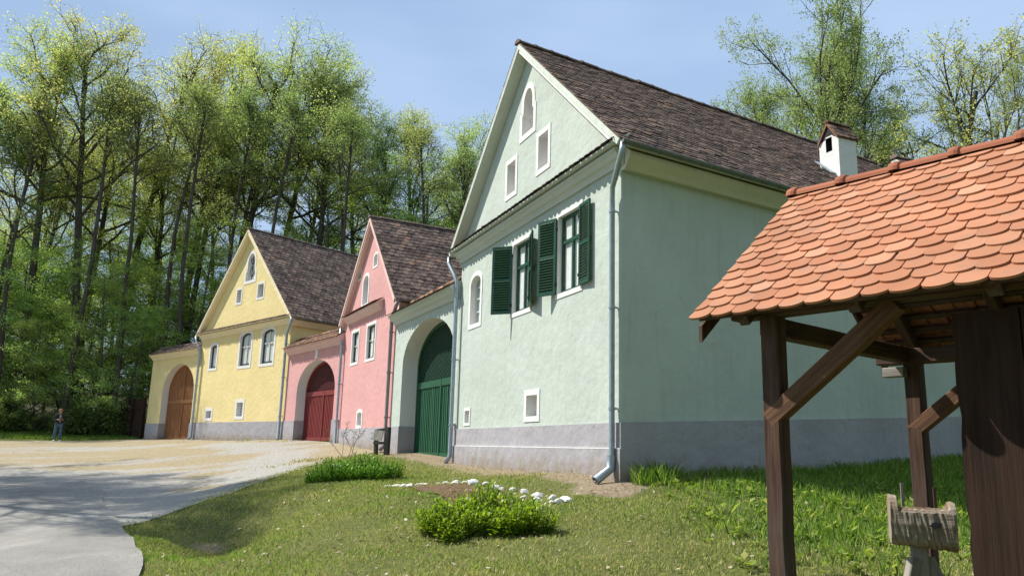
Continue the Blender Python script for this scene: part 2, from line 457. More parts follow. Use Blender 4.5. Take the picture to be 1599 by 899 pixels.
def polydist(px, py, line, closed=False):
    d = np.full(np.shape(px), 1e9)
    n = len(line)
    for i in range(n if closed else n - 1):
        a = np.array(line[i]); b = np.array(line[(i + 1) % n]); ab = b - a; L2 = ab @ ab
        t = np.clip(((px - a[0]) * ab[0] + (py - a[1]) * ab[1]) / L2, 0, 1)
        d = np.minimum(d, np.hypot(px - a[0] - t * ab[0], py - a[1] - t * ab[1]))
    return d
def smooth(line, sub=5):
    out = []; P = [np.array(p, float) for p in line]
    for i in range(len(P) - 1):
        p0 = P[max(i - 1, 0)]; p1 = P[i]; p2 = P[i + 1]; p3 = P[min(i + 2, len(P) - 1)]
        for j in range(sub):
            t = j / sub
            q = .5 * (2 * p1 + (p2 - p0) * t + (2 * p0 - 5 * p1 + 4 * p2 - p3) * t * t + (3 * p1 - p0 - 3 * p2 + p3) * t ** 3)
            out.append((float(q[0]), float(q[1])))
    return out + [tuple(line[-1])]
ROAD = smooth(ROAD); ROAD_L = smooth(ROAD_L)
ROAD_POLY = ROAD + ROAD_L[::-1]

# ground sheet
gx = np.concatenate([np.linspace(-900, -70, 14)[:-1], np.linspace(-70, -12, 59)[:-1], np.linspace(-12, 12, 121)[:-1], np.linspace(12, 60, 41)[:-1], np.linspace(60, 900, 14)])
gy = np.concatenate([np.linspace(-500, -12, 10)[:-1], np.linspace(-12, 4, 25)[:-1], np.linspace(4, 26, 111)[:-1], np.linspace(26, 60, 46)[:-1], np.linspace(60, 110, 26)[:-1], np.linspace(110, 1200, 14)])
GX, GY = np.meshgrid(gx, gy)
GZ = H(GX, GY)
# the bed under the road and the yard lies a little lower than their surface
for P_ in (ROAD_POLY, YARD):
    GZ -= np.where(inpoly(GX, GY, P_), .10 * np.clip((polydist(GX, GY, P_, True) - .45) / .4, 0, 1), 0)
def ground_material():
    m, n, b = mk('meadow_ground')
    v = objvec(n)
    a1 = noise(n, v, 1.3, 6, 0.65)
    a2 = noise(n, v, 14, 5, 0.7)
    a3 = noise(n, v, 0.35, 3, 0.5)
    r1 = ramp(n, [(0.28, (0.07, 0.088, 0.024)), (0.45, (0.14, 0.165, 0.045)), (0.6, (0.22, 0.20, 0.075)), (0.78, (0.36, 0.29, 0.15))], a2)
    r2 = ramp(n, [(0.35, (0.075, 0.10, 0.028)), (0.55, (0.13, 0.14, 0.05)), (0.75, (0.22, 0.18, 0.09))], a1)
    col = mixc(n, r1.outputs['Color'], r2.outputs['Color'], 0.5)
    at = n.nodes.new('ShaderNodeAttribute'); at.attribute_name = 'cover'
    sep = n.nodes.new('ShaderNodeSeparateColor'); n.links.new(at.outputs['Color'], sep.inputs['Color'])
    # bare earth
    add = nd(n, 'ShaderNodeMath', operation='ADD'); n.links.new(sep.outputs['Red'], add.inputs[0])
    sub = nd(n, 'ShaderNodeMath', operation='SUBTRACT'); n.links.new(a1, sub.inputs[0]); sub.inputs[1].default_value = 0.5
    n.links.new(sub.outputs[0], add.inputs[1])
    dm = ramp(n, [(0.42, (0, 0, 0)), (0.62, (1, 1, 1))], add.outputs[0])
    dirtc = ramp(n, [(0.3, (0.20, 0.15, 0.10)), (0.55, (0.33, 0.26, 0.18)), (0.75, (0.42, 0.36, 0.27))], a2)
    col = mixc(n, col, dirtc.outputs['Color'], dm.outputs['Color'])
    # woodland floor
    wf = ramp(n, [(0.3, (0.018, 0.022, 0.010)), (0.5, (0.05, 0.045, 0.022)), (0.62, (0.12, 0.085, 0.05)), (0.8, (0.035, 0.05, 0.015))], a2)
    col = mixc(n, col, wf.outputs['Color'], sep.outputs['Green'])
    # lush
    lu = ramp(n, [(0.3, (0.03, 0.065, 0.012)), (0.7, (0.08, 0.15, 0.025))], a2)
    col = mixc(n, col, lu.outputs['Color'], sep.outputs['Blue'])
    n.links.new(col, b.inputs['Base Color'])
    b.inputs['Roughness'].default_value = 0.95
    b.inputs['Specular IOR Level'].default_value = 0.1
    bump(n, b, noise(n, v, 22, 6, 0.7), 0.9, 0.06)
    return m
GROUND = ground_material()
ny, nx = GX.shape
idx = np.arange(ny * nx).reshape(ny, nx)
quads = np.stack([idx[:-1, :-1], idx[:-1, 1:], idx[1:, 1:], idx[1:, :-1]], -1).reshape(-1, 4)
gnd = np_mesh('ground', np.stack([GX, GY, GZ], -1).reshape(-1, 3), quads.ravel(), np.full(len(quads), 4), GROUND, smooth=True)
tag(gnd, kind='structure')
FAC = [(1.64, 11.6), (-1.21, 18.5), (-3.42, 23.3), (-6.01, 28.5), (-9.25, 33), (-15.46, 39.5), (-19.61, 43.5)]
dfac = polydist(GX, GY, FAC)
dirt = np.clip(1.0 - (dfac - 0.25) / 0.75, 0, 1) * 0.85
dirt = np.maximum(dirt, np.clip(1 - np.hypot(GX - 1.45, GY - 11.15) / 0.9, 0, 1) * 1.1)
dirt = np.maximum(dirt, np.clip(1 - np.hypot((GX + 0.4) / 0.9, (GY - 11.5) / 1.0) / 1.2, 0, 1) * 0.4)
dirt = np.maximum(dirt, np.clip(1 - np.hypot((GX - 3.0) / 1.6, (GY - 7.9) / 0.7), 0, 1) * 0.55)
dirt = np.maximum(dirt, np.clip(1 - polydist(GX, GY, [(-4.8, 13.4), (-4.2, 12.3), (-3.85, 11.3)]) / .55, 0, 1) * .75)
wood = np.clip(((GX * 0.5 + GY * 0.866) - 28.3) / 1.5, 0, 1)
lush = np.clip(1 - np.hypot((GX - 5.2) / 4.2, (GY - 9.6) / 2.6), 0, 1) * 1.6
lush = np.clip(np.maximum(lush, np.clip((GX - 2.2) / 1.0, 0, 1) * np.clip((GY - 7.6) / 1, 0, 1) * (GX < 16)), 0, 1)
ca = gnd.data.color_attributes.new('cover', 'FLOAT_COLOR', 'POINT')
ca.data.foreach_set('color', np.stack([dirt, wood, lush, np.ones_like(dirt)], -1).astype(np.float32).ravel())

def resample(line, step, jit=0.0, rng=None, closed=False):
    out = []
    n = len(line)
    for i in range(n if closed else n - 1):
        a = Vector(line[i]); b = Vector(line[(i + 1) % n]); L = (b - a).length
        k = max(1, int(L / step)); nrm = Vector((-(b - a).y, (b - a).x)).normalized()
        for j in range(k):
            q = a.lerp(b, j / k)
            if jit and rng: q = q + nrm * rng.uniform(-jit, jit)
            out.append((q.x, q.y))
    if not closed: out.append(tuple(line[-1]))
    return out

def sheet(name, poly, mat, off, step=0.6):
    poly = list(poly)
    P = np.array(poly); x0, y0 = P.min(0); x1, y1 = P.max(0)
    XX, YY = np.meshgrid(np.arange(x0, x1, step), np.arange(y0, y1, step))
    XX = XX.ravel(); YY = YY.ravel()
    ok = inpoly(XX, YY, poly) & (polydist(XX, YY, poly, True) > step * 0.35)
    pts = [Vector(p) for p in poly] + [Vector((a, b)) for a, b in zip(XX[ok], YY[ok])]
    n = len(poly)
    res = delaunay_2d_cdt(pts, [(i, (i + 1) % n) for i in range(n)], [], 1, 1e-5)
    vo, fo = res[0], res[2]
    A = np.array([(p.x, p.y) for p in vo])
    Z = H(A[:, 0], A[:, 1]) + off
    V = np.column_stack([A, Z])
    fs = []
    for f in fo:
        a, b, c = V[f[0]], V[f[1]], V[f[2]]
        cr_ = (b[0] - a[0]) * (c[1] - a[1]) - (b[1] - a[1]) * (c[0] - a[0])
        fs.append(list(f) if cr_ > 0 else list(f)[::-1])
    return np_mesh(name, V, np.concatenate(fs), [len(f) for f in fs], mat, smooth=True)

def asphalt_material():
    m, n, b = mk('worn_asphalt')
    v = objvec(n)
    f = noise(n, v, 70, 5, 0.8); g = noise(n, v, 1.1, 5, 0.6)
    r = ramp(n, [(0.36, (0.13, 0.125, 0.115)), (0.5, (0.26, 0.25, 0.23)), (0.64, (0.42, 0.40, 0.37))], f)
    r2 = ramp(n, [(0.3, (0.85, 0.85, 0.86)), (0.7, (1.1, 1.08, 1.05))], g)
    col = mixc(n, r.outputs['Color'], r2.outputs['Color'], 1.0, 'MULTIPLY')
    # hairline cracks
    vo = nd(n, 'ShaderNodeTexVoronoi', feature='DISTANCE_TO_EDGE', Scale=0.55)
    wv = n.nodes.new('ShaderNodeMix'); wv.data_type = 'VECTOR'; wv.inputs[0].default_value = 0.18
    nz = nd(n, 'ShaderNodeTexNoise', Scale=2.0, Detail=5); n.links.new(v, nz.inputs['Vector'])
    n.links.new(v, wv.inputs[4]); n.links.new(nz.outputs['Color'], wv.inputs[5]); n.links.new(wv.outputs[1], vo.inputs['Vector'])
    ck = ramp(n, [(0.0, (0.80, 0.80, 0.80)), (0.004, (1, 1, 1))], vo.outputs['Distance'])
    col = mixc(n, col, ck.outputs['Color'], 1.0, 'MULTIPLY')
    # loose gravel and dust drifting in from the verge
    ea = n.nodes.new('ShaderNodeAttribute'); ea.attribute_name = 'edge'
    k = nd(n, 'ShaderNodeMath', operation='MULTIPLY_ADD'); n.links.new(noise(n, v, 3.0, 7, 0.75), k.inputs[0]); k.inputs[1].default_value = 1.1; n.links.new(ea.outputs['Fac'], k.inputs[2])
    k2 = nd(n, 'ShaderNodeMath', operation='MULTIPLY'); n.links.new(k.outputs[0], k2.inputs[0]); k2.inputs[1].default_value = 0.5
    dm = ramp(n, [(0.42, (0, 0, 0)), (0.62, (1, 1, 1))], k2.outputs[0])
    gv = ramp(n, [(0.32, (0.15, 0.142, 0.125)), (0.5, (0.30, 0.285, 0.255)), (0.70, (0.48, 0.46, 0.42))], noise(n, v, 11, 8, 0.85))
    col = mixc(n, col, gv.outputs['Color'], dm.outputs['Color'])
    # faint tyre-worn and patched areas
    tp = ramp(n, [(0.45, (0.80, 0.80, 0.80)), (0.6, (1.08, 1.07, 1.05))], noise(n, objvec(n, (0.9, 0.22, 1)), 1.3, 4, 0.55))
    col = mixc(n, col, tp.outputs['Color'], 1.0, 'MULTIPLY')
    n.links.new(col, b.inputs['Base Color'])
    b.inputs['Roughness'].default_value = 0.9
    bump(n, b, f, 0.6, 0.008)
    return m
def yard_material():
    m, n, b = mk('gravel_and_straw')
    v = objvec(n)
    rot = nd(n, 'ShaderNodeMapping'); rot.inputs['Rotation'].default_value = (0, 0, R(28)); rot.inputs['Scale'].default_value = (0.28, 1.0, 1)
    n.links.new(v, rot.inputs['Vector'])
    band = noise(n, rot.outputs['Vector'], 0.42, 5, 0.6)
    f = noise(n, v, 11, 8, 0.85); g = noise(n, v, 2.2, 5, 0.65)
    grav = ramp(n, [(0.32, (0.15, 0.142, 0.125)), (0.5, (0.30, 0.285, 0.255)), (0.70, (0.48, 0.46, 0.42))], f)
    straw = ramp(n, [(0.32, (0.10, 0.075, 0.035)), (0.5, (0.28, 0.225, 0.13)), (0.70, (0.43, 0.36, 0.23))], f)
    ma = nd(n, 'ShaderNodeMath', operation='MULTIPLY_ADD'); n.links.new(g, ma.inputs[0]); ma.inputs[1].default_value = 0.35; n.links.new(band, ma.inputs[2])
    na = n.nodes.new('ShaderNodeAttribute'); na.attribute_name = 'wear'
    sb = nd(n, 'ShaderNodeMath', operation='SUBTRACT'); n.links.new(ma.outputs[0], sb.inputs[0]); n.links.new(na.outputs['Fac'], sb.inputs[1])
    mk_ = ramp(n, [(0.58, (0, 0, 0)), (0.70, (1, 1, 1))], sb.outputs[0])
    col = mixc(n, grav.outputs['Color'], straw.outputs['Color'], mk_.outputs['Color'])
    gr = ramp(n, [(0.60, (0, 0, 0)), (0.72, (0.75, 0.75, 0.75))], g)
    gm = mixc(n, gr.outputs['Color'], (0, 0, 0), 0.25)
    col = mixc(n, col, (0.13, 0.15, 0.045), gm)
    n.links.new(col, b.inputs['Base Color'])
    b.inputs['Roughness'].default_value = 0.95
    bump(n, b, f, 0.8, 0.022)
    return m
rng = random.Random(5)
yard = sheet('gravel_yard', resample(YARD, 0.35, 0.13, rng, True), yard_material(), 0.02, 0.6)
tag(yard, kind='structure')
yv_ = np.empty(len(yard.data.vertices) * 3, dtype=np.float32); yard.data.vertices.foreach_get('co', yv_); yv_ = yv_.reshape(-1, 3)
wr = np.maximum(np.clip(1 - polydist(yv_[:, 0], yv_[:, 1], ROAD) / 2.6, 0, 1) * .28, np.clip(1 - polydist(yv_[:, 0], yv_[:, 1], [(-6.0, 15), (-5.8, 19), (-7.5, 27), (-12, 33.5)]) / 1.6, 0, 1) * .25)
wa = yard.data.attributes.new('wear', 'FLOAT', 'POINT'); wa.data.foreach_set('value', wr.astype(np.float32))
road = sheet('road', resample(ROAD, 0.8) + resample(ROAD_L, 0.8)[::-1], asphalt_material(), 0.05, 0.5)
tag(road, kind='structure')
rv_ = np.empty(len(road.data.vertices) * 3, dtype=np.float32); road.data.vertices.foreach_get('co', rv_); rv_ = rv_.reshape(-1, 3)
ea = road.data.attributes.new('edge', 'FLOAT', 'POINT'); ea.data.foreach_set('value', (np.clip(1.15 - polydist(rv_[:, 0], rv_[:, 1], ROAD) / 1.7, 0, 1) * np.clip((rv_[:, 1] - 11.5) / 3.0, .25, 1)).astype(np.float32))
# ------------------------------------------------------------------ building toolkit
def tile_field(mb, O, u, v, n, L, S, tw, ex, tl, th, arc=4, jit=0.006, seed=0, lift=0.0, clip=None):
    """beaver-tail tiles as one mesh: u along the eave, v up the slope, n outward"""
    rg = np.random.default_rng(seed)
    O = np.array(O, float); u = np.array(u, float); v = np.array(v, float); n = np.array(n, float)
    w = tw * 0.965
    if arc <= 1: pts = [(-w / 2, tl), (-w / 2, 0), (w / 2, 0), (w / 2, tl)]
    else:
        pts = [(-w / 2, tl)]
        for k in range(arc + 1):
            t = PI + PI * k / arc
            pts.append((w / 2 * math.cos(t), tw * 0.29 * (1 + math.sin(t))))
        pts.append((w / 2, tl))
    m = len(pts)
    P = np.array(pts)
    rows = int(math.ceil(S / ex)); cols = int(math.ceil(L / tw))
    rise = th * 1.7
    fa = [list(range(m))] + [[i, i + m, i + 1 + m, i + 1] for i in range(m - 1)]
    for r_ in range(rows):
        off = 0.5 * tw if r_ % 2 else 0.0
        for c in range(cols + (1 if off else 0)):
            cu = c * tw + tw / 2 - off
            cv = r_ * ex
            ju, jv, jn, ja = rg.normal(0, jit, 4)
            X = P[:, 0] + ja * 2 * (P[:, 1] - tl)
            Xu = np.clip(cu + X + ju, 0, L)
            Vv = np.minimum(cv + P[:, 1] + jv, S + 0.01)
            nn = lift + rise * (1 - P[:, 1] / tl) + th * 0.8 + abs(jn) * 0.5
            top = O + np.outer(Xu, u) + np.outer(Vv, v) + np.outer(nn, n)
            bot = top - th * n
            mb.add(np.vstack([top, bot]), fa)

def ridge_caps(mb, a, b, r, ln, up=(0, 0, 1), seed=0):
    a = Vector(a); b = Vector(b); d = (b - a); L = d.length; d.normalize()
    k = max(1, round(L / ln)); rg = random.Random(seed)
    side = d.cross(Vector(up)).normalized(); up = side.cross(d).normalized()
    for i in range(k):
        p = a + d * (L * i / k); q = a + d * (L * (i + 1) / k + 0.02)
        rr = r * rg.uniform(0.95, 1.05); dz = rg.uniform(-.008, .008)
        ring = []
        for (c, s_) in ((p, 1.12), (p + d * 0.05, 1.12), (p + d * 0.055, 1.0), (q, 0.94)):
            for t in range(7):
                t_ = PI * t / 6
                ring.append(c + side * math.cos(t_) * rr * s_ * 1.1 + up * (math.sin(t_) * rr * s_ * 0.95 + dz - 0.02))
        fs = []
        for j in range(3):
            for t in range(6): fs.append((j * 7 + t, j * 7 + t + 1, (j + 1) * 7 + t + 1, (j + 1) * 7 + t))
        fs.append(list(range(7))[::-1]); fs.append(list(range(21, 28)))
        mb.add(ring, fs)

def rect_loop(x0, x1, z0, z1): return [(x0, z0), (x1, z0), (x1, z1), (x0, z1)]
def arch_loop(x0, x1, z0, zs, z1, n=12):
    """straight to the spring line zs, then a half ellipse up to z1"""
    cx = (x0 + x1) / 2; a = (x1 - x0) / 2; b = z1 - zs
    return [(x0, z0), (x1, z0)] + [(cx + a * math.cos(PI * k / n), zs + b * math.sin(PI * k / n)) for k in range(n + 1)]
def seg_loop(x0, x1, z0, zs, z1, n=8): return arch_loop(x0, x1, z0, zs, z1, n)
def trefoil_loop(x0, x1, z0, z1):
    w = (x1 - x0); cx = (x0 + x1) / 2; zs = z1 - w * 0.95
    L = [(x0, z0), (x1, z0), (x1, zs), (x1 - w * .10, zs + w * .05), (x1 - w * .10, zs + w * .10)]
    for k in range(0, 11):
        t = -0.12 + (PI + 0.24) * k / 10
        L.append((cx + w * .38 * math.cos(t), zs + w * .42 + w * .50 * math.sin(t)))
    L += [(x0 + w * .10, zs + w * .10), (x0 + w * .10, zs + w * .05), (x0, zs)]
    return L
def grow(loop, d):
    n = len(loop); out = []
    for i in range(n):
        p0 = Vector(loop[i - 1]); p1 = Vector(loop[i]); p2 = Vector(loop[(i + 1) % n])
        e1 = (p1 - p0).normalized(); e2 = (p2 - p1).normalized()
        n1 = Vector((e1.y, -e1.x)); n2 = Vector((e2.y, -e2.x))
        b = (n1 + n2)
        b = b.normalized() if b.length > 1e-6 else n1
        s = d / max(0.45, b.dot(n1))
        out.append((p1.x + b.x * s, p1.y + b.y * s))
    return out

def surround(mb, loop, width, depth, proud=0.014, widths=None):
    """white band round an opening plus its reveal"""
    n = len(loop); out = grow(loop, width)
    vs = [(p[0], -proud, p[1]) for p in loop] + [(p[0], -proud, p[1]) for p in out] + [(p[0], depth, p[1]) for p in loop] + [(p[0], 0.01, p[1]) for p in out]
    fs = []
    for i in range(n):
        j = (i + 1) % n
        fs.append((i, n + i, n + j, j)); fs.append((i, j, 2 * n + j, 2 * n + i)); fs.append((n + i, 3 * n + i, 3 * n + j, n + j))
    mb.add(vs, fs)
def panel(mb, loop, y, flip=False):
    mb.poly(loop, [], lambda x, z: Vector((x, y, z)))
def frame_ring(mb, loop, w, y0, y1):
    inn = grow(loop, -w); n = len(loop)
    vs = [(p[0], y0, p[1]) for p in loop] + [(p[0], y0, p[1]) for p in inn] + [(p[0], y1, p[1]) for p in inn] + [(p[0], y1, p[1]) for p in loop]
    fs = []
    for i in range(n):
        j = (i + 1) % n
        fs.append((i, j, n + j, n + i)); fs.append((n + i, n + j, 2 * n + j, 2 * n + i)); fs.append((3 * n + i, 2 * n + i, 2 * n + j, 3 * n + j)); fs.append((3 * n + i, 3 * n + j, j, i))
    mb.add(vs, fs)

def make_window(root, loop, band=0.09, depth=0.14, fmat=None, transom=None, mull=True, bars=(), curtain=True, mullw=0.05, fw=0.055, smat=None):
    fmat = fmat or DARK_FRAME
    x0 = min(p[0] for p in loop); x1 = max(p[0] for p in loop); z0 = min(p[1] for p in loop); z1 = max(p[1] for p in loop)
    cx = (x0 + x1) / 2
    f = MB(); frame_ring(f, loop, fw, depth - 0.016, depth + 0.02)
    yb = depth - 0.012
    q = MB()
    if mull: q.box2((cx - mullw / 2, yb - 0.008, z0 + fw), (cx + mullw / 2, depth + .012, z1 - fw))
    if transom: q.box2((x0 + fw, yb - 0.011, transom - .03), (x1 - fw, depth + .010, transom + .03))
    for z in bars: q.box2((x0 + fw, yb - .004, z - .012), (x1 - fw, depth + .008, z + .012))
    w = f.build('window', fmat, root)
    if q.v: q.build('sash_bars', smat or fmat, w)
    s = MB(); surround(s, loop, band, depth + .03); s.build('surround', WHITE, w)
    g = MB(); panel(g, grow(loop, -fw * .6), depth - .002); g.build('pane', GLASS, w)
    if curtain:
        c = MB(); N = 40; zt, zb = z1, z0
        for side in (-1, 1):
            a = x0 if side < 0 else cx + 0.005; b = cx + 0.0 if side < 0 else x1
            vs = []; fs = []
            for i in range(N + 1):
                x = a + (b - a) * i / N; y = depth + 0.032 + 0.006 * math.sin(i * 1.1) + .008 * math.sin(i * 2.7)
                vs += [(x, y, zb), (x, y, zt)]
            for i in range(N): fs.append((2 * i, 2 * i + 2, 2 * i + 3, 2 * i + 1))
            c.add(vs, fs)
        c.build('curtain', CURTAIN, w, smooth=True)
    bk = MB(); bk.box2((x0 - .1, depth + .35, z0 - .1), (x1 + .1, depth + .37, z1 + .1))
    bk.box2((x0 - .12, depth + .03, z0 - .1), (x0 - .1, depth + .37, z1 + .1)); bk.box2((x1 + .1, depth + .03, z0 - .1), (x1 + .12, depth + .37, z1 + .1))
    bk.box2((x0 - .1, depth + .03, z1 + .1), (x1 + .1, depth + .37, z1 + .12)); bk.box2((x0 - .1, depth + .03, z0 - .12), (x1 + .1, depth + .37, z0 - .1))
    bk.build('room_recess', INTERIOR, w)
    return w

def make_niche(root, loop, band=0.10, depth=0.24, name='niche', back=None):
    b = MB(); panel(b, grow(loop, 0.02), depth)
    o = b.build(name, back or NICHE, root)
    s = MB(); surround(s, loop, band, depth + .01); s.build('surround', WHITE, o)
    return o

def pipe(root, pts, r=0.05, brackets=(), name='downspout', mat=None):
    p = MB(); p.tube(pts, r, 10)
    o = p.build(name, mat or ZINC, root, smooth=True)
    for b in brackets:
        q = MB(); q.tube([(b[0], b[1], b[2] - .02), (b[0], b[1], b[2] + .02)], r * 1.22, 10); q.box2((b[0] - .012, b[1], b[2] - .012), (b[0] + .012, b[1] + .14, b[2] + .012))
        q.build('bracket', mat or ZINC, o, smooth=False)
    return o

def prism_profile(mb, prof, x0, x1, dx0=0, dx1=0):
    """profile in (y, z) swept along x"""
    n = len(prof)
    vs = [(x0, p[0], p[1]) for p in prof] + [(x1, p[0], p[1]) for p in prof]
    fs = [list(range(n)), list(range(n, 2 * n))[::-1]] + [(i, n + i, n + (i + 1) % n, (i + 1) % n) for i in range(n)]
    mb.add(vs, fs)
COVE = lambda zt, out, hgt: [(0.0, zt), (-out, zt), (-out, zt - .05), (-out * .82, zt - .06), (-out * .62, zt - .13), (-out * .36, zt - hgt * .62), (-out * .22, zt - hgt * .85), (-out * .22, zt - hgt), (0.0, zt - hgt)]

def gable_house(name, base, dirv, W, D, k, zb, ze, za, plinth, wallm, trimm, holes, label, ov=0.32, front=0.26, pent=True, plinth_slope=0.0, tile=(0.19, 0.15), rake_w=0.24, seed=1, left_holes=(), tilem=None, arc=3, tth=0.017):
    """local x along the front, y into the house, z up from base"""
    rz = math.atan2(dirv[1], dirv[0])
    root = empty(name, (base[0], base[1], zb), rz)
    tag(root, label, 'house')
    xm = W / 2
    tilem = tilem or OLD_TILE
    slope = (za - ze) / (xm + ov)
    zw = lambda x: za - 0.12 - abs(x - xm) * slope      # wall top just under the roof
    sh = lambda x, y, z: Vector((x + k * y, y, z))
    w = MB()
    outer = [(0, -.8), (W, -.8), (W, zw(W)), (xm, zw(xm)), (0, zw(0))]
    w.poly(outer, [list(hh) for hh in holes], lambda x, z: Vector((x, 0, z)))
    w.poly(outer, [], lambda x, z: sh(x, D, z), True)
    w.add([sh(W, 0, -.8), sh(W, D, -.8), sh(W, D, zw(W)), sh(W, 0, zw(W))], [(0, 1, 2, 3)])
    w.add([sh(0, 0, -.8), sh(0, D, -.8), sh(0, D, zw(0)), sh(0, 0, zw(0))], [(3, 2, 1, 0)])
    w.build('wall', wallm, root)
    # plinth, 30 mm proud
    p = MB(); t = 0.03; ps = plinth_slope
    lo, hi = -1.0, plinth
    vs = [sh(-t, 0, lo) + Vector((0, -t, 0)), sh(W + t, 0, lo) + Vector((0, -t, 0)), sh(W + t, D, lo), sh(-t, D, lo), sh(-t, 0, hi) + Vector((0, -t, 0)), sh(W + t, 0, hi) + Vector((0, -t, 0)), sh(W + t, D, hi + ps * D), sh(-t, D, hi + ps * D)]
    p.add(vs, [(0, 1, 5, 4), (1, 2, 6, 5), (2, 3, 7, 6), (3, 0, 4, 7), (4, 5, 6, 7)])
    p.build('plinth', GREY, root)
    # roof slab and tiles
    u = (Vector((k, 1, 0))).normalized(); Lr = (D + front + .25) * math.sqrt(1 + k * k)
    rf = None
    for sgn in (1, -1):
        E = Vector((xm + sgn * (xm + ov), -front, ze)) + Vector((k * -front, 0, 0))
        T = Vector((xm, -front, za)) + Vector((k * -front, 0, 0))
        v = (T - E); S = v.length; v.normalize()
        n = v.cross(u) if sgn > 0 else u.cross(v)
        n.normalize()
        if n.z < 0: n = -n
        if rf is None:
            slab = MB()
        q = [E, E + u * Lr, E + u * Lr + v * S, E + v * S]
        slab.add(q + [a - n * .09 for a in q], [(0, 1, 2, 3), (7, 6, 5, 4), (0, 4, 5, 1), (1, 5, 6, 2), (3, 7, 4, 0)])
        tm = MB()
        tile_field(tm, E - v * .05, u, v, n, Lr, S + .03, tile[0], tile[1], tile[1] * 2.1, tth, arc if sgn > 0 else 2, 0.010, seed + sgn)
        if sgn > 0: tiles_r = tm
        else: tiles_l = tm
        rf = True
    roof = slab.build('roof', trimm, root)
    tiles_r.v, tiles_r.f, tiles_r.mi = tiles_r.v, tiles_r.f, tiles_r.mi
    tiles_r.build('roof_tiles', tilem, roof); tiles_l.build('roof_tiles', tilem, roof)
    rc = MB(); a = Vector((xm - k * front, -front - .03, za + .02)); ridge_caps(rc, a, a + u * (Lr + .03), 0.085, 0.4, seed=seed)
    rc.build('ridge_tiles', RIDGE_OLD, roof)
    # moulded rake bands
    z0 = (ze + .02) if not pent else (ze + .18)
    for sgn in (1, -1):
        xe = xm + sgn * (xm + ov * (.55 if not pent else .25)); ztop = lambda x: za - .10 - abs(x - xm) * slope
        m = MB(); rw = rake_w / math.cos(math.atan(slope))
        loop = [(xe, ztop(xe)), (xm, ztop(xm)), (xm, ztop(xm) - rw), (xe, ztop(xe) - rw)]
        m.prism([(a_, -front + .03, b_) for a_, b_ in loop] if sgn > 0 else [(a_, -front + .03, b_) for a_, b_ in loop[::-1]], (0, front - .035, 0))
        m.build('verge_moulding', WHITE if (sgn > 0 and wallm is MINT) else trimm, root)
    # side eave cornice under the roof edge
    for sgn in (1, -1):
        xw = W if sgn > 0 else 0
        c = MB()
        prof = [(0, ze + .10), (ov * .78, ze - .10), (ov * .78, ze - .16), (ov * .45, ze - .27), (ov * .3, ze - .34), (0, ze - .34)]
        vs = []
        for y in (0.004, D):
            vs += [sh(xw + sgn * (a_ + .002), y, b_) for a_, b_ in prof]
        n_ = len(prof)
        c.add(vs, [(i, (i + 1) % n_, n_ + (i + 1) % n_, n_ + i) for i in range(n_)] + [list(range(n_))[::-1], list(range(n_, 2 * n_))])
        c.build('eave_cornice', CREAM if wallm is MINT else trimm, root)
    # gutters
    for sgn in (1, -1):
        xw = xm + sgn * (xm + ov + .06)
        g = MB(); n_ = 9; ring = []
        for y in (-front + .02, D):
            for t in range(n_):
                a_ = PI + PI * t / (n_ - 1)
                ring.append(sh(xw + .058 * math.cos(a_), y, ze - .03 + .058 * math.sin(a_)))
        for y in (-front + .02, D):
            for t in range(n_):
                a_ = PI + PI * t / (n_ - 1)
                ring.append(sh(xw + .050 * math.cos(a_), y, ze - .026 + .050 * math.sin(a_)))
        fs = [(t, t + 1, n_ + t + 1, n_ + t) for t in range(n_ - 1)] + [(2 * n_ + t, 3 * n_ + t, 3 * n_ + t + 1, 2 * n_ + t + 1) for t in range(n_ - 1)] + [list(range(n_)), list(range(n_, 2 * n_))[::-1]]
        g.add(ring, fs)
        gut = g.build('gutter', GUTTER, root, smooth=False)
        y = 0.5
        while y < D:
            br = MB(); c0 = sh(xw, y, ze - .03)
            br.tube([c0 + Vector((.064 * math.cos(PI + PI * t / 6), 0, .064 * math.sin(PI + PI * t / 6) + .0)) for t in range(7)], .008, 4)
            br.build('gutter_bracket', GUTTER, gut); y += 0.9
    if pent:
        # pent roof strip with its own cornice across the front
        c = MB(); prism_profile(c, [(-.004, ze + .06)] + COVE(ze - .02, .18, .24)[1:-1] + [(-.004, ze - .26)], -.10, W + .10)
        c.build('front_cornice', trimm, root)
        s = MB(); s.add([(-ov * .7, -.27, ze + .04), (W + ov * .7, -.27, ze + .04), (W + ov * .7, -.004, ze + .19), (-ov * .7, -.004, ze + .19), (-ov * .7, -.27, ze + .01), (W + ov * .7, -.27, ze + .01), (W + ov * .7, -.004, ze + .03), (-ov * .7, -.004, ze + .03)], [(0, 1, 2, 3), (7, 6, 5, 4), (0, 4, 5, 1), (1, 5, 6, 2), (3, 7, 4, 0)])
        so = s.build('pent_roof', trimm, root)
        tm = MB(); v = Vector((0, .266, .15)); S = v.length; v.normalize()
        tile_field(tm, Vector((-ov * .7, -.315, ze + .018)), (1, 0, 0), v, Vector((0, -v.z, v.y)), W + 1.4 * ov, S + .03, tile[0], tile[1] * .9, tile[1] * 2, 0.016, 3, 0.008, seed + 7)
        tm.build('roof_tiles', tilem, so)
    return root, slope

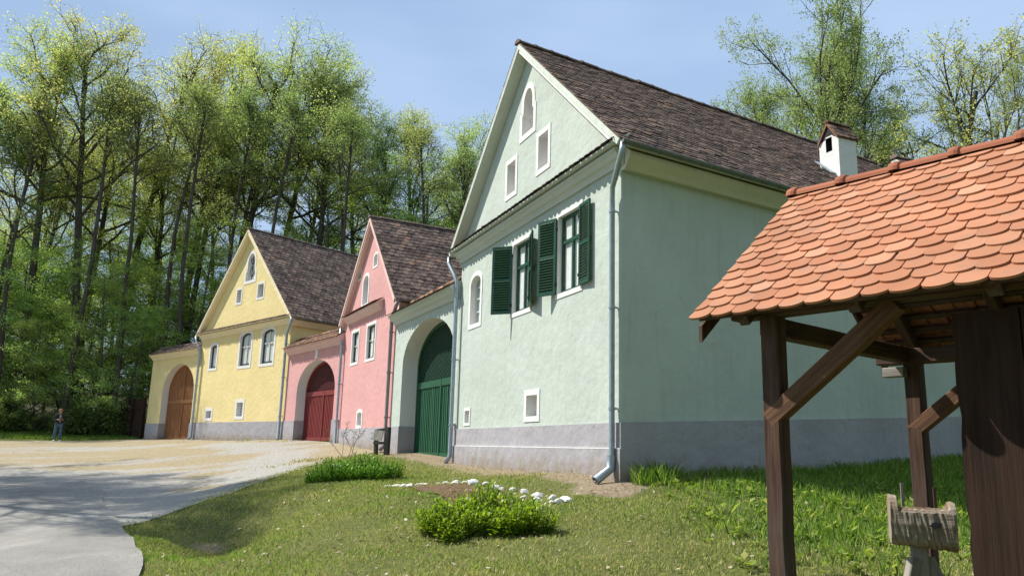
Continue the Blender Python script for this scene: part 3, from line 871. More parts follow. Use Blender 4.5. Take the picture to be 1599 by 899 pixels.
# ------------------------------------------------------------------ MINT HOUSE
Wm, zbm = 7.46, 1.24
mw2 = rect_loop(5.28, 6.13, 3.06, 4.46)
mw1 = rect_loop(3.23, 4.07, 3.02, 4.42)
mw0 = seg_loop(0.72, 1.36, 3.12, 4.05, 4.22)
mv1 = rect_loop(4.04, 4.52, 0.98, 1.36)
mv2 = rect_loop(0.63, 0.92, 0.93, 1.20)
mg1 = rect_loop(2.76, 3.20, 5.60, 6.28)
mg2 = rect_loop(4.34, 4.78, 5.66, 6.34)
mn = trefoil_loop(3.50, 4.06, 6.66, 7.62)
mint, mslope = gable_house('mint_house', (-1.21, 18.5), (2.85, -6.9), Wm, 11.3, -0.159, zbm, 4.98, 8.55, 0.80, MINT, MINT_TRIM, [mw2, mw1, mw0, mv1, mv2, mg1, mg2, mn],
    'large mint green house with steep brown tiled gable and green shuttered windows', plinth_slope=0.055, tile=(0.18, 0.135), seed=11, rake_w=0.055, ov=0.34, tth=0.014)
# plinth ledge with its white lime line
pb = MB(); pb.box2((-.05, -.055, -1.0), (Wm + .05, -.031, 0.42)); pb.build('plinth_step', GREY, mint)
for o_ in [c for c in mint.children if c.name.startswith('plinth_step')]: pass
lb = MB(); lb.box2((-.051, -.058, 0.421), (Wm + .051, -.031, 0.436)); lb.build('plinth_edge', WHITE, mint)
def shutter(root, hx, z0, z1, wdt, side, ang):
    """louvred leaf hinged at hx; side -1 = hinge on the left jamb, +1 = on the right; ang 0 closed, 180 flat on the wall"""
    m = MB(); t = .032; st = .05
    hgt = z1 - z0
    m.box2((0, -t / 2, 0), (st, t / 2, hgt)); m.box2((wdt - st, -t / 2, 0), (wdt, t / 2, hgt))
    for a_, b_ in ((0, .07), (hgt * .5 - .03, hgt * .5 + .03), (hgt - .06, hgt)): m.box2((st, -t / 2, a_), (wdt - st, t / 2, b_))
    o = MB()
    for zz0, zz1 in ((.07, hgt * .5 - .03), (hgt * .5 + .03, hgt - .06)):
        n_ = int((zz1 - zz0) / .047)
        for i in range(n_):
            zc = zz0 + (i + .5) * (zz1 - zz0) / n_
            o.box((wdt / 2, 0, zc), (wdt - 2 * st, .058, .008), Matrix.Rotation(R(46), 3, 'X'))
    a_ = R(ang)
    rot = -a_ if side < 0 else PI + a_
    ob = m.build('shutter', GREEN_PAINT, root, mw=Matrix.Translation((hx, -.035, z0)) @ Matrix.Rotation(rot, 4, 'Z'))
    o.build('louvres', GREEN_PAINT, ob)
    for zz in (.18, hgt - .2):
        hb = MB(); hb.box((0.0, 0, zz), (.03, .05, .05)); hb.build('hinge', IRON, ob)
for lp in (mw1, mw2):
    x0, x1, z0, z1 = lp[0][0], lp[1][0], lp[0][1], lp[2][1]
    make_window(mint, lp, 0.085, 0.085, GREEN_PAINT, z0 + (z1 - z0) * .66, True, (), True, 0.055, 0.06)
    if lp is mw1:
        shutter(mint, x0 - .02, z0 + .0, z1 - .01, .43, -1, 136); shutter(mint, x1 + .02, z0 + .0, z1 - .01, .42, 1, 163)
    else:
        shutter(mint, x0 - .02, z0 + .0, z1 - .01, .43, -1, 157); shutter(mint, x1 + .02, z0 + .0, z1 - .01, .42, 1, 176)
make_window(mint, mw0, 0.10, 0.13, WHITE_FRAME, None, True, (3.42, 3.72, 3.98), True, 0.04, 0.05)
for lp, bd, dp in ((mv1, .10, .20), (mv2, .06, .12)): make_niche(mint, lp, bd, dp, 'cellar_vent')
for lp in (mg1, mg2): make_niche(mint, lp, .10, .30, 'attic_opening')
make_niche(mint, mn, .12, .30, 'gable_niche')
pipe(mint, [(Wm + .40, -.20, 4.93), (Wm + .40, -.22, 4.80), (Wm + .30, -.22, 4.62), (Wm - .04, -.13, 4.36), (Wm - .10, -.10, 4.2), (Wm - .10, -.10, .25), (Wm - .10, -.12, .12), (Wm - .09, -.34, -.02)], .043,
     [(Wm - .10, -.10, z) for z in (1.0, 2.5, 4.0)])
bt = MB(); bt.tube([(Wm - .10, -.11, .33), (Wm - .10, -.12, .14), (Wm - .09, -.37, -.03)], .066, 12, False); bt.build('drain_boot', ZINC, mint, smooth=True)
pipe(mint, [(-.40, -.2, 4.93), (-.38, -.22, 4.78), (-.1, -.16, 4.45), (-.02, -.12, 4.3), (.02, -.12, 4.1), (.02, -.12, .2), (.0, -.22, .03)], .05, [(.02, -.12, z) for z in (.9, 2.4, 3.9)])
# chimney on the right roof slope
chx0, chx1, chy0, chy1, chz = 5.98, 6.52, 6.5, 7.0, 7.36
ch = MB()
zr = lambda x: 8.55 - (x - Wm / 2) * mslope
kx = lambda x, y: x - .159 * y
c4 = [(kx(chx0, chy0), chy0), (kx(chx0, chy0) + .55, chy0), (kx(chx0, chy0) + .55 - .02, chy1), (kx(chx0, chy0) - .02, chy1)]
CX0 = c4[0][0]; CX1 = c4[1][0]
loopf = [(CX0, zr(chx1) - .6), (CX1, zr(chx1) - .6), (CX1, chz - .22), ((CX0 + CX1) / 2, chz + .16), (CX0, chz - .22)]
op = rect_loop(CX0 + .19, CX0 + .37, chz - .48, chz - .16)
ch.poly(loopf, [op], lambda x, z: Vector((x, chy0, z)))
ch.poly(loopf, [], lambda x, z: Vector((x, chy1, z)), True)
for i, j in ((1, 2), (4, 0)):
    a_, b_ = loopf[i], loopf[j]
    ch.add([(a_[0], chy0, a_[1]), (a_[0], chy1, a_[1]), (b_[0], chy1, b_[1]), (b_[0], chy0, b_[1])], [(0, 1, 2, 3)])
cho = ch.build('chimney', WHITE, mint)
so = MB(); panel(so, grow(op, .03), chy0 + .14)
for i in range(4):
    a_, b_ = op[i], op[(i + 1) % 4]
    so.add([(a_[0], chy0 + .002, a_[1]), (b_[0], chy0 + .002, b_[1]), (b_[0], chy0 + .15, b_[1]), (a_[0], chy0 + .15, a_[1])], [(0, 1, 2, 3)])
so.build('flue_opening', SOOT, cho)
sg = MB(); xm_ = (CX0 + CX1) / 2
sg.poly([(CX0 - .03, chz - .24), (CX0 + .17, chz - .18), (CX0 + .2, chz - .12), (CX0 + .38, chz - .12), (CX1 - .14, chz - .16), (CX1 + .0, chz - .24), (xm_, chz + .15)], [], lambda x, z: Vector((x, chy0 - .006, z)))
sg.build('soot_stain', SOOT, cho)
cp = MB()
for sgn in (1, -1):
    E = Vector((xm_ + sgn * .295, chy0 - .04, chz - .24)); T = Vector((xm_, chy0 - .04, chz + .17)); v = T - E; S = v.length; v.normalize()
    u = Vector((0, 1, 0)); n = v.cross(u) if sgn > 0 else u.cross(v)
    if n.z < 0: n = -n
    q = [E, E + u * .60, E + u * .60 + v * S, E + v * S]
    cp.add(q + [a_ - n * .03 for a_ in q], [(0, 1, 2, 3), (7, 6, 5, 4), (0, 4, 5, 1), (1, 5, 6, 2), (2, 6, 7, 3), (3, 7, 4, 0)])
    tile_field(cp, E - v * .02, u, v, n, .60, S, .175, .16, .3, .014, 3, .006, 3 + sgn)
ridge_caps(cp, (xm_, chy0 - .05, chz + .20), (xm_, chy0 + .57, chz + .20), .06, .36)
cp.build('chimney_cap', OLD_TILE_RED, cho)
fl = MB(); fl.box((CX0 + .2, chy0 - .06, zr(chx0) - .03), (.62, .14, .01), Matrix.Rotation(math.atan(mslope), 3, 'Y')); fl.build('flashing', ZINC, cho)

# ------------------------------------------------------------------ PINK HOUSE
Wp, zbp = 5.81, 1.55
pw1 = rect_loop(1.05, 1.85, 2.86, 3.92); pw2 = rect_loop(2.85, 3.75, 2.84, 3.94)
pv = seg_loop(2.30, 2.80, .72, 1.08, 1.14); pn = seg_loop(2.0, 2.62, 4.78, 5.55, 5.76)
ps1 = seg_loop(3.10, 3.5, 5.92, 6.22, 6.32); ps0 = seg_loop(1.25, 1.6, 5.80, 6.10, 6.2)
pink, psl = gable_house('pink_house', (-6.01, 28.5), (2.59, -5.2), Wp, 10.5, -.05, zbp, 4.36, 7.66, .62, PINK, PINK_TRIM, [pw1, pw2, pv, pn, ps0, ps1],
    'narrow pink house with a steep gable between the two arched gateways', pent=False, tile=(0.21, 0.195), seed=31, rake_w=.10, front=.20, ov=.30)
for lp in (pw1, pw2): make_window(pink, lp, .09, .09, DARK_FRAME, None, True, (3.45,), True, .04, .06, WHITE_FRAME)
make_niche(pink, pv, .10, .16, 'cellar_vent'); make_niche(pink, pn, .10, .16, 'gable_niche')
for lp in (ps0, ps1): make_niche(pink, lp, .07, .16, 'attic_opening')
lg = MB(); prism_profile(lg, [(-.004, 4.62), (-.22, 4.52), (-.22, 4.47), (-.14, 4.40), (-.06, 4.30), (-.004, 4.28)], .35, 4.45); lgo = lg.build('window_ledge', PINK_TRIM, pink)
tm = MB(); tile_field(tm, Vector((.30, -.30, 4.51)), (1, 0, 0), Vector((0, .9, .42)).normalized(), Vector((0, -.42, .9)).normalized(), 4.2, .30, .2, .15, .3, .016, 3, .008, 5); tm.build('ledge_tiles', OLD_TILE_RED, lgo)
pipe(pink, [(Wp + .36, -.1, 4.30), (Wp + .3, -.14, 4.1), (Wp - .08, -.12, 3.8), (Wp - .1, -.11, 3.6), (Wp - .1, -.11, .1), (Wp - .1, -.25, -.05)], .055, [(Wp - .1, -.11, z) for z in (.9, 2.2, 3.4)], mat=m_flat('brown_grey_pipe', (.26, .22, .22), .5, .15, 8, .05, .4))
pipe(pink, [(-.3, -.1, 4.28), (-.2, -.13, 4.0), (.02, -.12, 3.7), (.05, -.11, 3.5), (.05, -.11, .1), (.05, -.25, 0.0)], .05, [(.05, -.11, z) for z in (.9, 2.2, 3.3)])

# ------------------------------------------------------------------ YELLOW HOUSE
Wy, zby = 8.98, 1.72
yw = [seg_loop(1.12, 1.86, 3.38, 4.38, 4.52), seg_loop(4.32, 5.42, 3.32, 4.62, 4.82), seg_loop(6.46, 7.58, 3.30, 4.60, 4.80)]
yv = [rect_loop(1.32, 1.90, 1.0, 1.34), rect_loop(4.56, 5.18, 1.05, 1.66)]
yg = [rect_loop(3.46, 3.92, 6.36, 6.98), rect_loop(5.60, 6.14, 6.36, 6.98)]
yn = trefoil_loop(4.22, 5.16, 7.30, 8.62)
yel, ysl = gable_house('yellow_house', (-15.46, 39.5), (6.21, -6.5), Wy, 11, -.12, zby, 5.12, 9.78, .80, YELLOW, YELLOW_TRIM, yw + yv + yg + [yn],
    'yellow house with arched dark windows and a steep brown tiled gable', tile=(0.23, 0.20), seed=51, rake_w=.12, front=.26, ov=.34, arc=2)
make_window(yel, yw[0], .12, .10, DARK_FRAME, None, False, (), True, .06, .09)
for lp in yw[1:]: make_window(yel, lp, .13, .10, DARK_FRAME, 4.20, True, (), True, .07, .09, WHITE_FRAME)
for lp in yv: make_niche(yel, lp, .14, .18, 'cellar_vent')
for lp in yg: make_niche(yel, lp, .10, .22, 'attic_opening', INTERIOR)
yno = make_niche(yel, yn, .14, .16, 'gable_niche', WHITE)
orn = MB()
orn.tube([(4.69 + .22 * math.sin(t * 5.2) * (1 - .25 * t), .06, 7.45 + .95 * t) for t in [i / 22 for i in range(23)]], .020, 6)
orn.tube([(4.69 - .22 * math.sin(t * 5.2) * (1 - .25 * t), .06, 7.45 + .95 * t) for t in [i / 22 for i in range(23)]], .016, 6)
orn.tube([(4.69, .06, 7.34), (4.69, .06, 8.46)], .022, 6)
orn.build('iron_ornament', IRON, yno)
pipe(yel, [(Wy + .38, -.2, 5.06), (Wy + .3, -.2, 4.85), (Wy - .05, -.13, 4.5), (Wy - .1, -.12, 4.3), (Wy - .1, -.12, .1), (Wy - .1, -.25, -.02)], .06, [(Wy - .1, -.12, z) for z in (1, 2.6, 4)])
pipe(yel, [(-.38, -.2, 5.06), (-.3, -.2, 4.85), (.0, -.13, 4.5), (.1, -.12, 4.2), (.1, -.12, .1), (.1, -.25, -.02)], .06, [(.1, -.12, z) for z in (1, 2.6, 4)])

# ------------------------------------------------------------------ GATE WALLS
def gate_wall(name, A, B, zb, Ht, arch, thick, reveal, plinth, wallm, trimm, label, key=False, skip_ends=0.0, seed=0, tilem=None):
    A = Vector(A); B = Vector(B); L = (B - A).length
    root = empty(name, (A.x, A.y, zb), math.atan2((B - A).y, (B - A).x))
    tag(root, label, 'gateway')
    x0, x1, zs, z1 = arch
    loop = arch_loop(x0, x1, -.05, zs, z1, 16)
    outer = [(0.01, -.05), (x0, -.05)] + [(p[0], p[1]) for p in loop[2:][::-1]][0:] 
    # outline with the arch cut from the bottom edge
    top = [(L - .01, Ht), (.01, Ht)]
    arc = loop[2:]                      # right spring to left spring
    outline = [(.01, -.7), (x0, -.7)] + [(x0, zs)] + arc[::-1][1:-1] + [(x1, zs), (x1, -.7), (L - .01, -.7)] + top
    w = MB()
    w.poly(outline, [], lambda x, z: Vector((x, 0.0, z)))
    w.poly(outline, [], lambda x, z: Vector((x, thick, z)), True)
    n = len(outline)
    for a_, b_ in ((outline[-3], outline[-2]), (outline[-2], outline[-1]), (outline[-1], outline[0])):
        w.add([(a_[0], 0, a_[1]), (a_[0], thick, a_[1]), (b_[0], thick, b_[1]), (b_[0], 0, b_[1])], [(0, 1, 2, 3)])
    wall = w.build('wall', wallm, root)
    # reveal (white above the plinth, grey below)
    rv = MB(); rg = MB()
    path = [(x0, plinth), (x0, zs)] + arc[::-1][1:-1] + [(x1, zs), (x1, plinth)]
    for a_, b_ in zip(path[:-1], path[1:]):
        rv.add([(a_[0], 0.001, a_[1]), (b_[0], 0.001, b_[1]), (b_[0], thick, b_[1]), (a_[0], thick, a_[1])], [(0, 1, 2, 3)])
    rv.build('reveal', WHITE, root)
    t = .03
    for a_, b_ in ((0.012, x0 + t), (x1 - t, L - .012)):
        rg = MB(); rg.box2((a_, -t, -1.0), (b_, thick + .002, plinth)); rg.build('plinth', GREY, root)
    # coping
    c = MB(); prism_profile(c, COVE(Ht + .02, .26, .26)[:-1] + [(-.004, Ht - .24)], .0 + skip_ends, L - .02)
    c.build('cornice', trimm, root)
    if key:
        kb = MB(); kb.box2(((x0 + x1) / 2 - .09, -.05, z1 + .06), ((x0 + x1) / 2 + .09, .0, Ht - .22)); kb.build('keystone', WHITE, root)
    ym = thick / 2; zr_ = Ht + .42
    s = MB(); s.add([(0.02, -.30, Ht + .02), (L - .02, -.30, Ht + .02), (L - .02, ym, zr_), (.02, ym, zr_), (.02, thick + .3, Ht + .02), (L - .02, thick + .3, Ht + .02)], [(0, 1, 2, 3), (3, 2, 5, 4), (0, 4, 5, 1), (0, 3, 4), (1, 5, 2)])
    so_ = s.build('coping', trimm, root)
    tm = MB()
    for sgn in (1, -1):
        E = Vector((.02, -.34 if sgn > 0 else thick + .34, Ht + .0)); T = Vector((.02, ym, zr_ + .0)); v = T - E; S = v.length; v.normalize(); u = Vector((1, 0, 0))
        n_ = u.cross(v)
        if n_.z < 0: n_ = -n_
        tile_field(tm, E, u, v, n_, L - .04, S, .2, .165, .33, .016, 3, .008, seed + sgn)
    ridge_caps(tm, (.02, ym, zr_ + .02), (L - .02, ym, zr_ + .02), .10, .4, seed=seed)
    tm.build('coping_tiles', tilem or OLD_TILE_RED, so_)
    return root, L

def plank_gate(root, arch, y, zrail, plankm, latm, seed=0, base=0.05, lattice=True, double=True):
    """double-leaf gate: vertical planks below the rail, crossed lattice above"""
    x0, x1, zs, z1 = arch; rg = random.Random(seed)
    cx, a_, b_ = (x0 + x1) / 2, (x1 - x0) / 2, z1 - zs
    top = lambda x: zs + b_ * math.sqrt(max(0, 1 - ((x - cx) / a_) ** 2))
    fr = MB()
    loop = arch_loop(x0 + .002, x1 - .002, base, zs, z1 - .002, 20)
    frame_ring(fr, loop, .10, y, y + .09)
    fr.box2((x0 + .1, y - .012, zrail - .09), (x1 - .1, y + .08, zrail + .09))
    fr.box2((x0 + .1, y - .008, base), (x1 - .1, y + .07, base + .12))
    fr.box2((cx - .05, y - .02, base), (cx + .05, y + .06, zrail + .09 if lattice else z1 - .06))
    g = fr.build('gate', plankm, root)
    pk = MB(); x = x0 + .1; wv = .145
    while x < x1 - .1:
        xb = min(x + wv, x1 - .1)
        tp = zrail - .09 if lattice else min(top(x), top(xb)) - .05
        d = rg.uniform(-.004, .004)
        if tp > base + .2: pk.box2((x + .006, y + .02 + d, base + .1), (xb - .006, y + .05 + d, tp)); pk.box2((x - .012, y + .004, base + .1), (x + .012, y + .019, tp))
        x += wv
    pk.build('gate_planks', plankm, g)
    bk = MB(); panel(bk, arch_loop(x0 + .01, x1 - .01, base, zs, z1 - .02, 20), y + .085); bk.build('gate_backing', latm, g)
    if lattice:
        lt = MB()
        for sgn in (1, -1):
            for c in np.arange(-8, 8, .16):
                # line z - zrail = sgn*(x - cx) * 1.35 + c  clipped to the arch
                xs = np.linspace(x0 + .1, x1 - .1, 160); zz = zrail + c + sgn * (xs - cx) * 1.35
                tp = np.array([top(q) for q in xs]) - .09
                ok = (zz > zrail + .09) & (zz < tp)
                if ok.sum() < 4: continue
                i0, i1 = np.where(ok)[0][[0, -1]]
                a3 = Vector((xs[i0], y + (.03 if sgn > 0 else .045), zz[i0])); b3 = Vector((xs[i1], a3.y, zz[i1]))
                d = (b3 - a3).normalized(); pr = Vector((-d.z, 0, d.x)) * .021
                lt.prism([a3 - pr, b3 - pr, b3 + pr, a3 + pr], (0, .012, 0))
        lt.build('gate_lattice', latm, g)
    return g

mg_arch = (0.88, 4.98, 2.55, 3.62)
mgate, Lg = gate_wall('mint_gateway', (-3.42, 23.3), (-1.21, 18.5), 1.32, 4.04, mg_arch, .75, .45, .86, MINT, MINT_TRIM, 'mint green gateway wall with a tall green plank gate', seed=3)
plank_gate(mgate, (0.88, 4.98, 2.55, 3.62), .45, 1.98, GREEN_GATE, GREEN_DARK, 1)
pg_arch = (1.22, 4.95, 1.95, 3.10)
pgate, Lg2 = gate_wall('pink_gateway', (-9.25, 33), (-6.01, 28.5), 1.72, 3.72, pg_arch, .7, .40, .80, PINK, PINK_TRIM, 'pink gateway wall with a dark red gate under its arch', key=True, seed=4)
plank_gate(pgate, pg_arch, .38, 1.85, RED_GATE, m_flat('dark_red_lattice', (.10, .02, .02), .6, .15, 5, .1), 2)
yg_arch = (1.65, 5.35, 2.45, 3.86)
ygate, Lg3 = gate_wall('yellow_gateway', (-19.61, 43.5), (-15.46, 39.5), 1.66, 4.46, yg_arch, .7, .36, .82, YELLOW, YELLOW_TRIM, 'yellow gateway wall with a brown wooden arched gate', seed=5, tilem=OLD_TILE)
plank_gate(ygate, yg_arch, .34, 1.95, BROWN_GATE, BROWN_GATE, 3, lattice=False)

# small white-gabled outbuilding glimpsed behind the mint house
ob_, os_ = gable_house('outbuilding', (8.6, 19.6), (2.85, -6.9), 3.6, 4.5, 0, 1.9, 5.1, 6.78, .3, WHITE, WHITE, [], 'small white gabled outbuilding peeping over the ridge behind the mint house', pent=False, tile=(.2, .16), seed=77, rake_w=.14, arc=2)

# ------------------------------------------------------------------ SHELTER with red tiled roof
E0 = (1.21, 5.15); e_ = Vector((.64, -.768, 0)).normalized()
SZ = h(2.2, 5.6) - 0.02
shel = empty('timber_shelter', (E0[0], E0[1], SZ), math.atan2(e_.y, e_.x))
tag(shel, 'open timber shelter with an orange red beaver tail tiled roof on dark posts', 'shelter')
LZ = lambda z: z - SZ        # world height to local
def beam(name, a, b, w, hgt, mat, parent=shel, roll=0.0, jag=0.0, seed=0):
    """squared timber from a to b; its own Z runs along it"""
    a = Vector(a); b = Vector(b); d = b - a; L = d.length
    rg = random.Random(seed + int(L * 1000))
    m = MB(); nseg = max(2, int(L / .25)); rings = []
    for i in range(nseg + 1):
        z = L * i / nseg
        jx, jy = rg.uniform(-jag, jag), rg.uniform(-jag, jag)
        ch = min(w, hgt) * .08
        for (sx, sy) in ((-1, -1), (1, -1), (1, 1), (-1, 1)):
            X, Y = sx * w / 2, sy * hgt / 2
            if sx * sy > 0: rings += [(X + jx, Y - sy * ch + jy, z), (X - sx * ch + jx, Y + jy, z)]
            else: rings += [(X - sx * ch + jx, Y + jy, z), (X + jx, Y - sy * ch + jy, z)]
    fs = []
    for i in range(nseg):
        for k_ in range(8): fs.append((i * 8 + k_, i * 8 + (k_ + 1) % 8, (i + 1) * 8 + (k_ + 1) % 8, (i + 1) * 8 + k_))
    fs.append(list(range(8))[::-1]); fs.append(list(range(nseg * 8, nseg * 8 + 8)))
    m.add(rings, fs)
    q = d.to_track_quat('Z', 'Y')
    return m.build(name, mat, parent, mw=Matrix.Translation(a) @ q.to_matrix().to_4x4() @ Matrix.Rotation(roll, 4, 'Z'))
hw, Ls = 1.33, 4.4
zE, zR = 2.455, 3.60
PY0, PY1 = .24, 2 * hw - .42            # post lines
posts_x = (.43, 3.5)
gl = lambda lx, ly: h(E0[0] + e_.x * lx - e_.y * ly, E0[1] + e_.y * lx + e_.x * ly)
for i, px_ in enumerate(posts_x):
    for py_ in (PY0, PY1):
        beam('post', (px_, py_, LZ(gl(px_, py_)) - .25), (px_, py_, LZ(2.475) if py_ == PY0 else LZ(2.36)), .118, .118, BEAM, jag=.003, seed=i)
for py_, zp_ in ((PY0, 2.535), (PY1, 2.42)):
    beam('wall_plate', (.16, py_, LZ(zp_)), (Ls - .1, py_, LZ(zp_)), .12, .12, BEAM, jag=.002)
for px_ in posts_x:
    beam('tie_beam', (px_ - .07, PY0 + .04, LZ(2.43)), (px_ - .07, PY1 - .04, LZ(2.43)), .10, .125, BEAM, jag=.003)
for py_ in (PY0, PY1):
    beam('brace', (.40, py_ - .012, LZ(1.83)), (1.22, py_ - .012, LZ(2.47)), .092, .112, BRACE, jag=.002)
    beam('brace', (3.55, py_ - .002, LZ(1.87)), (2.80, py_ - .002, LZ(2.40)), .092, .112, BRACE, jag=.002)
tanr = (zR - zE) / hw
for k_ in range(6):
    x = .33 + k_ * .72
    for sgn in (1, -1):
        a = Vector((x, .06 if sgn > 0 else 2 * hw - .06, LZ(zE - .055 + .06 * tanr))); b = Vector((x, hw, LZ(zR - .055)))
        beam('rafter', a, b, .07, .09, BEAM)
bt_ = MB(); rfm = MB(); vlen = math.hypot(hw, zR - zE)
for sgn in (1, -1):
    E = Vector((0, 0 if sgn > 0 else 2 * hw, LZ(zE))); T = Vector((0, hw, LZ(zR))); v = (T - E).normalized(); u = Vector((1, 0, 0)); n = u.cross(v) if sgn > 0 else v.cross(u)
    d = .04
    while d < vlen - .02:
        p = E + v * d + n * .012
        Mx = Matrix((u, v, n)).transposed()
        bt_.box(p + u * (Ls / 2), (Ls - .06, .045, .028), Mx); d += .132
bt_.build('battens', BEAM, shel)
tmf = MB(); tmb = MB()
for sgn, tb in ((1, tmf), (-1, tmb)):
    E = Vector((0, 0 if sgn > 0 else 2 * hw, LZ(zE))); T = Vector((0, hw, LZ(zR))); v = (T - E).normalized(); u = Vector((1, 0, 0)); n = u.cross(v) if sgn > 0 else v.cross(u)
    tile_field(tb, E - v * .05 + n * .027, u, v, n, Ls, vlen + .04, .162, .120, .26, .015, 10, .0040, 91 + sgn)
rfo = tmf.build('roof_tiles', NEW_TILE, shel); tmb.build('roof_tiles', NEW_TILE, shel)
rcm = MB()
k_ = 0; x = -.02
while x < Ls:
    a = Vector((x, hw, LZ(zR) + .035)); q = Vector((x + .40, hw, LZ(zR) + .035))
    ring = []
    for (xx, s_) in ((0, 1.25), (.02, 1.32), (.045, 1.32), (.065, 1.22), (.075, 1.02), (.40, .94), (.43, .94)):
        for t in range(9):
            t_ = PI * t / 8
            ring.append((x + xx, hw + math.cos(t_) * .085 * s_, LZ(zR) + .02 + math.sin(t_) * .066 * s_))
    fs = []
    for j in range(6):
        for t in range(8): fs.append((j * 9 + t, (j + 1) * 9 + t, (j + 1) * 9 + t + 1, j * 9 + t + 1))
    fs += [list(range(9)), list(range(54, 63))[::-1]]
    rcm.add(ring, fs); x += .40
rcm.build('ridge_tiles', m_tile('ridge_red_tile', [(0, (.30, .11, .065)), (1, (.42, .17, .10))], (.25, .12, .08), .4), shel)
vb = MB()
for sgn in (1, -1):
    E = Vector((.02, .02 if sgn > 0 else 2 * hw - .02, LZ(zE) - .02)); T = Vector((.02, hw, LZ(zR) - .02)); v = (T - E).normalized(); n = Vector((0, -v.z, v.y)) if sgn > 0 else Vector((0, v.z, -v.y)) * -1
    pr = Vector((0, 0, -.11)); vb.prism([E, T, T + pr, E + pr], (.025, 0, 0))
vb.build('verge_board', BEAM, shel)
# peg-like timber end facing the sun
beam('plate_end', (.24, PY1 - .09, LZ(2.29)), (.40, PY1 - .09, LZ(2.29)), .09, .075, GREYWOOD)

# dark plank partition under the near end of the roof
part = empty('plank_partition', (E0[0] + e_.x * 1.47 - e_.y * .30, E0[1] + e_.y * 1.47 + e_.x * .30, gl(1.53, .3) - .1), math.atan2(e_.y, e_.x))
tag(part, 'tall dark plank partition standing under the near end of the shelter roof', 'partition')
rg = random.Random(8); x = 0
for i in range(6):
    w_ = rg.uniform(.30, .42); zt = LZ(2.39) + SZ - (gl(1.53, .3) - .1)
    m = MB(); nz = 24; loopL = []
    vs = []; fs = []
    for j in range(nz + 1):
        z = zt * j / nz
        jl = rg.uniform(-.009, .009) if i == 0 else rg.uniform(-.003, .003)
        if i == 0 and .25 < z < .55: jl += .035
        x0_ = x + .004 + jl; x1_ = x + w_ - .004
        vs += [(x0_, 0, z), (x1_, 0, z), (x1_, .07, z), (x0_ + .006, .07, z)]
    for j in range(nz):
        for c in range(4): fs.append((j * 4 + c, j * 4 + (c + 1) % 4, (j + 1) * 4 + (c + 1) % 4, (j + 1) * 4 + c))
    fs += [(3, 2, 1, 0), (nz * 4, nz * 4 + 1, nz * 4 + 2, nz * 4 + 3)]
    m.add(vs, fs); m.build('plank', DARKWALL, part)
    x += w_
beam('rail', (0.03, .11, 1.2), (x, .11, 1.2), .08, .09, DARKWALL, part)
beam('rail', (0.03, .11, .3), (x, .11, .3), .08, .09, DARKWALL, part)
lean = empty('leaning_slab', (E0[0] + e_.x * 1.50 - e_.y * .16, E0[1] + e_.y * 1.50 + e_.x * .16, gl(1.5, .16)), math.atan2(e_.y, e_.x))
tag(lean, 'rough brown timber slab leaning against the foot of the dark partition', 'timber')
beam('slab', (0.02, -.02, -.05), (.03, .085, .66), .13, .055, BEAM, lean, jag=.006)

# ------------------------------------------------------------------ carved log trough
tx, ty = E0[0] + e_.x * .56 - e_.y * (PY1 - .36), E0[1] + e_.y * .56 + e_.x * (PY1 - .36)
tz = h(tx, ty)
trg = empty('log_trough', (tx, ty, tz), R(-21))
tag(trg, 'small carved log trough on a grey wooden stand in front of the rear post', 'trough')
m = MB(); zc = 1.17 - tz; NL = 26; NS = 20; rg = random.Random(3)
prof = []
for i in range(NL + 1):
    x = -.215 + .42 * i / NL
    endy = 1.0
    ring = []
    for j in range(NS):
        t = 2 * PI * j / NS
        yy = .15 * math.copysign(abs(math.cos(t)) ** .6, math.cos(t)); zz = .155 * math.copysign(abs(math.sin(t)) ** .6, math.sin(t))
        inner = -.16 < x < .165
        if zz > 0.02 and inner: zz = min(zz, .10 - .12 * max(0, 1 - (abs(yy) / .10) ** 2))
        if not inner and zz > 0: zz *= 1.0 + (.22 if x < 0 else .0)
        if zz < 0 and yy < 0: zz -= .035 * (x + .215) / .42
        jr = rg.uniform(-.006, .006)
        ring.append((x + rg.uniform(-.003, .003), yy + jr, zz + jr + zc))
    prof.append(ring)
vs = [p for rgn in prof for p in rgn]; fs = []
for i in range(NL):
    for j in range(NS): fs.append((i * NS + j, i * NS + (j + 1) % NS, (i + 1) * NS + (j + 1) % NS, (i + 1) * NS + j))
fs += [list(range(NS)), list(range(NL * NS, (NL + 1) * NS))[::-1]]
m.add([(p[2] - zc, p[1], p[0]) for p in vs], fs)
lg_ = m.build('log', OLDWOOD, trg, mw=Matrix.Translation((0, 0, zc)) @ Matrix(((0, 0, 1, 0), (0, 1, 0, 0), (1, 0, 0, 0), (0, 0, 0, 1))))
kn = MB(); kn.add([(-.01, -.158, .03), (-.03, -.160, .06), (-.012, -.160, .10), (.012, -.160, .11), (.02, -.158, .07), (.012, -.158, .045)], [(0, 1, 2, 3, 4, 5)])
kn.build('knot_hole', INTERIOR, lg_)
beam('stand_post', (-.03, .03, -.15), (-.03, .03, zc - .12), .11, .11, GREYWOOD, trg, jag=.003)
beam('strut', (-.20, -.10, -.05), (-.07, -.02, zc - .25), .07, .075, GREYWOOD, trg)
beam('strut', (.22, .02, -.05), (.03, .03, zc - .24), .06, .08, GREYWOOD, trg)
beam('strut', (-.03, .32, -.05), (-.03, .09, zc - .25), .06, .08, GREYWOOD, trg)
beam('peg', (-.10, .19, zc - .10), (-.102, .19, zc + .27), .03, .02, GREYWOOD, trg)
beam('peg', (.12, .19, zc - .10), (.116, .19, zc + .25), .022, .02, BEAM, trg)

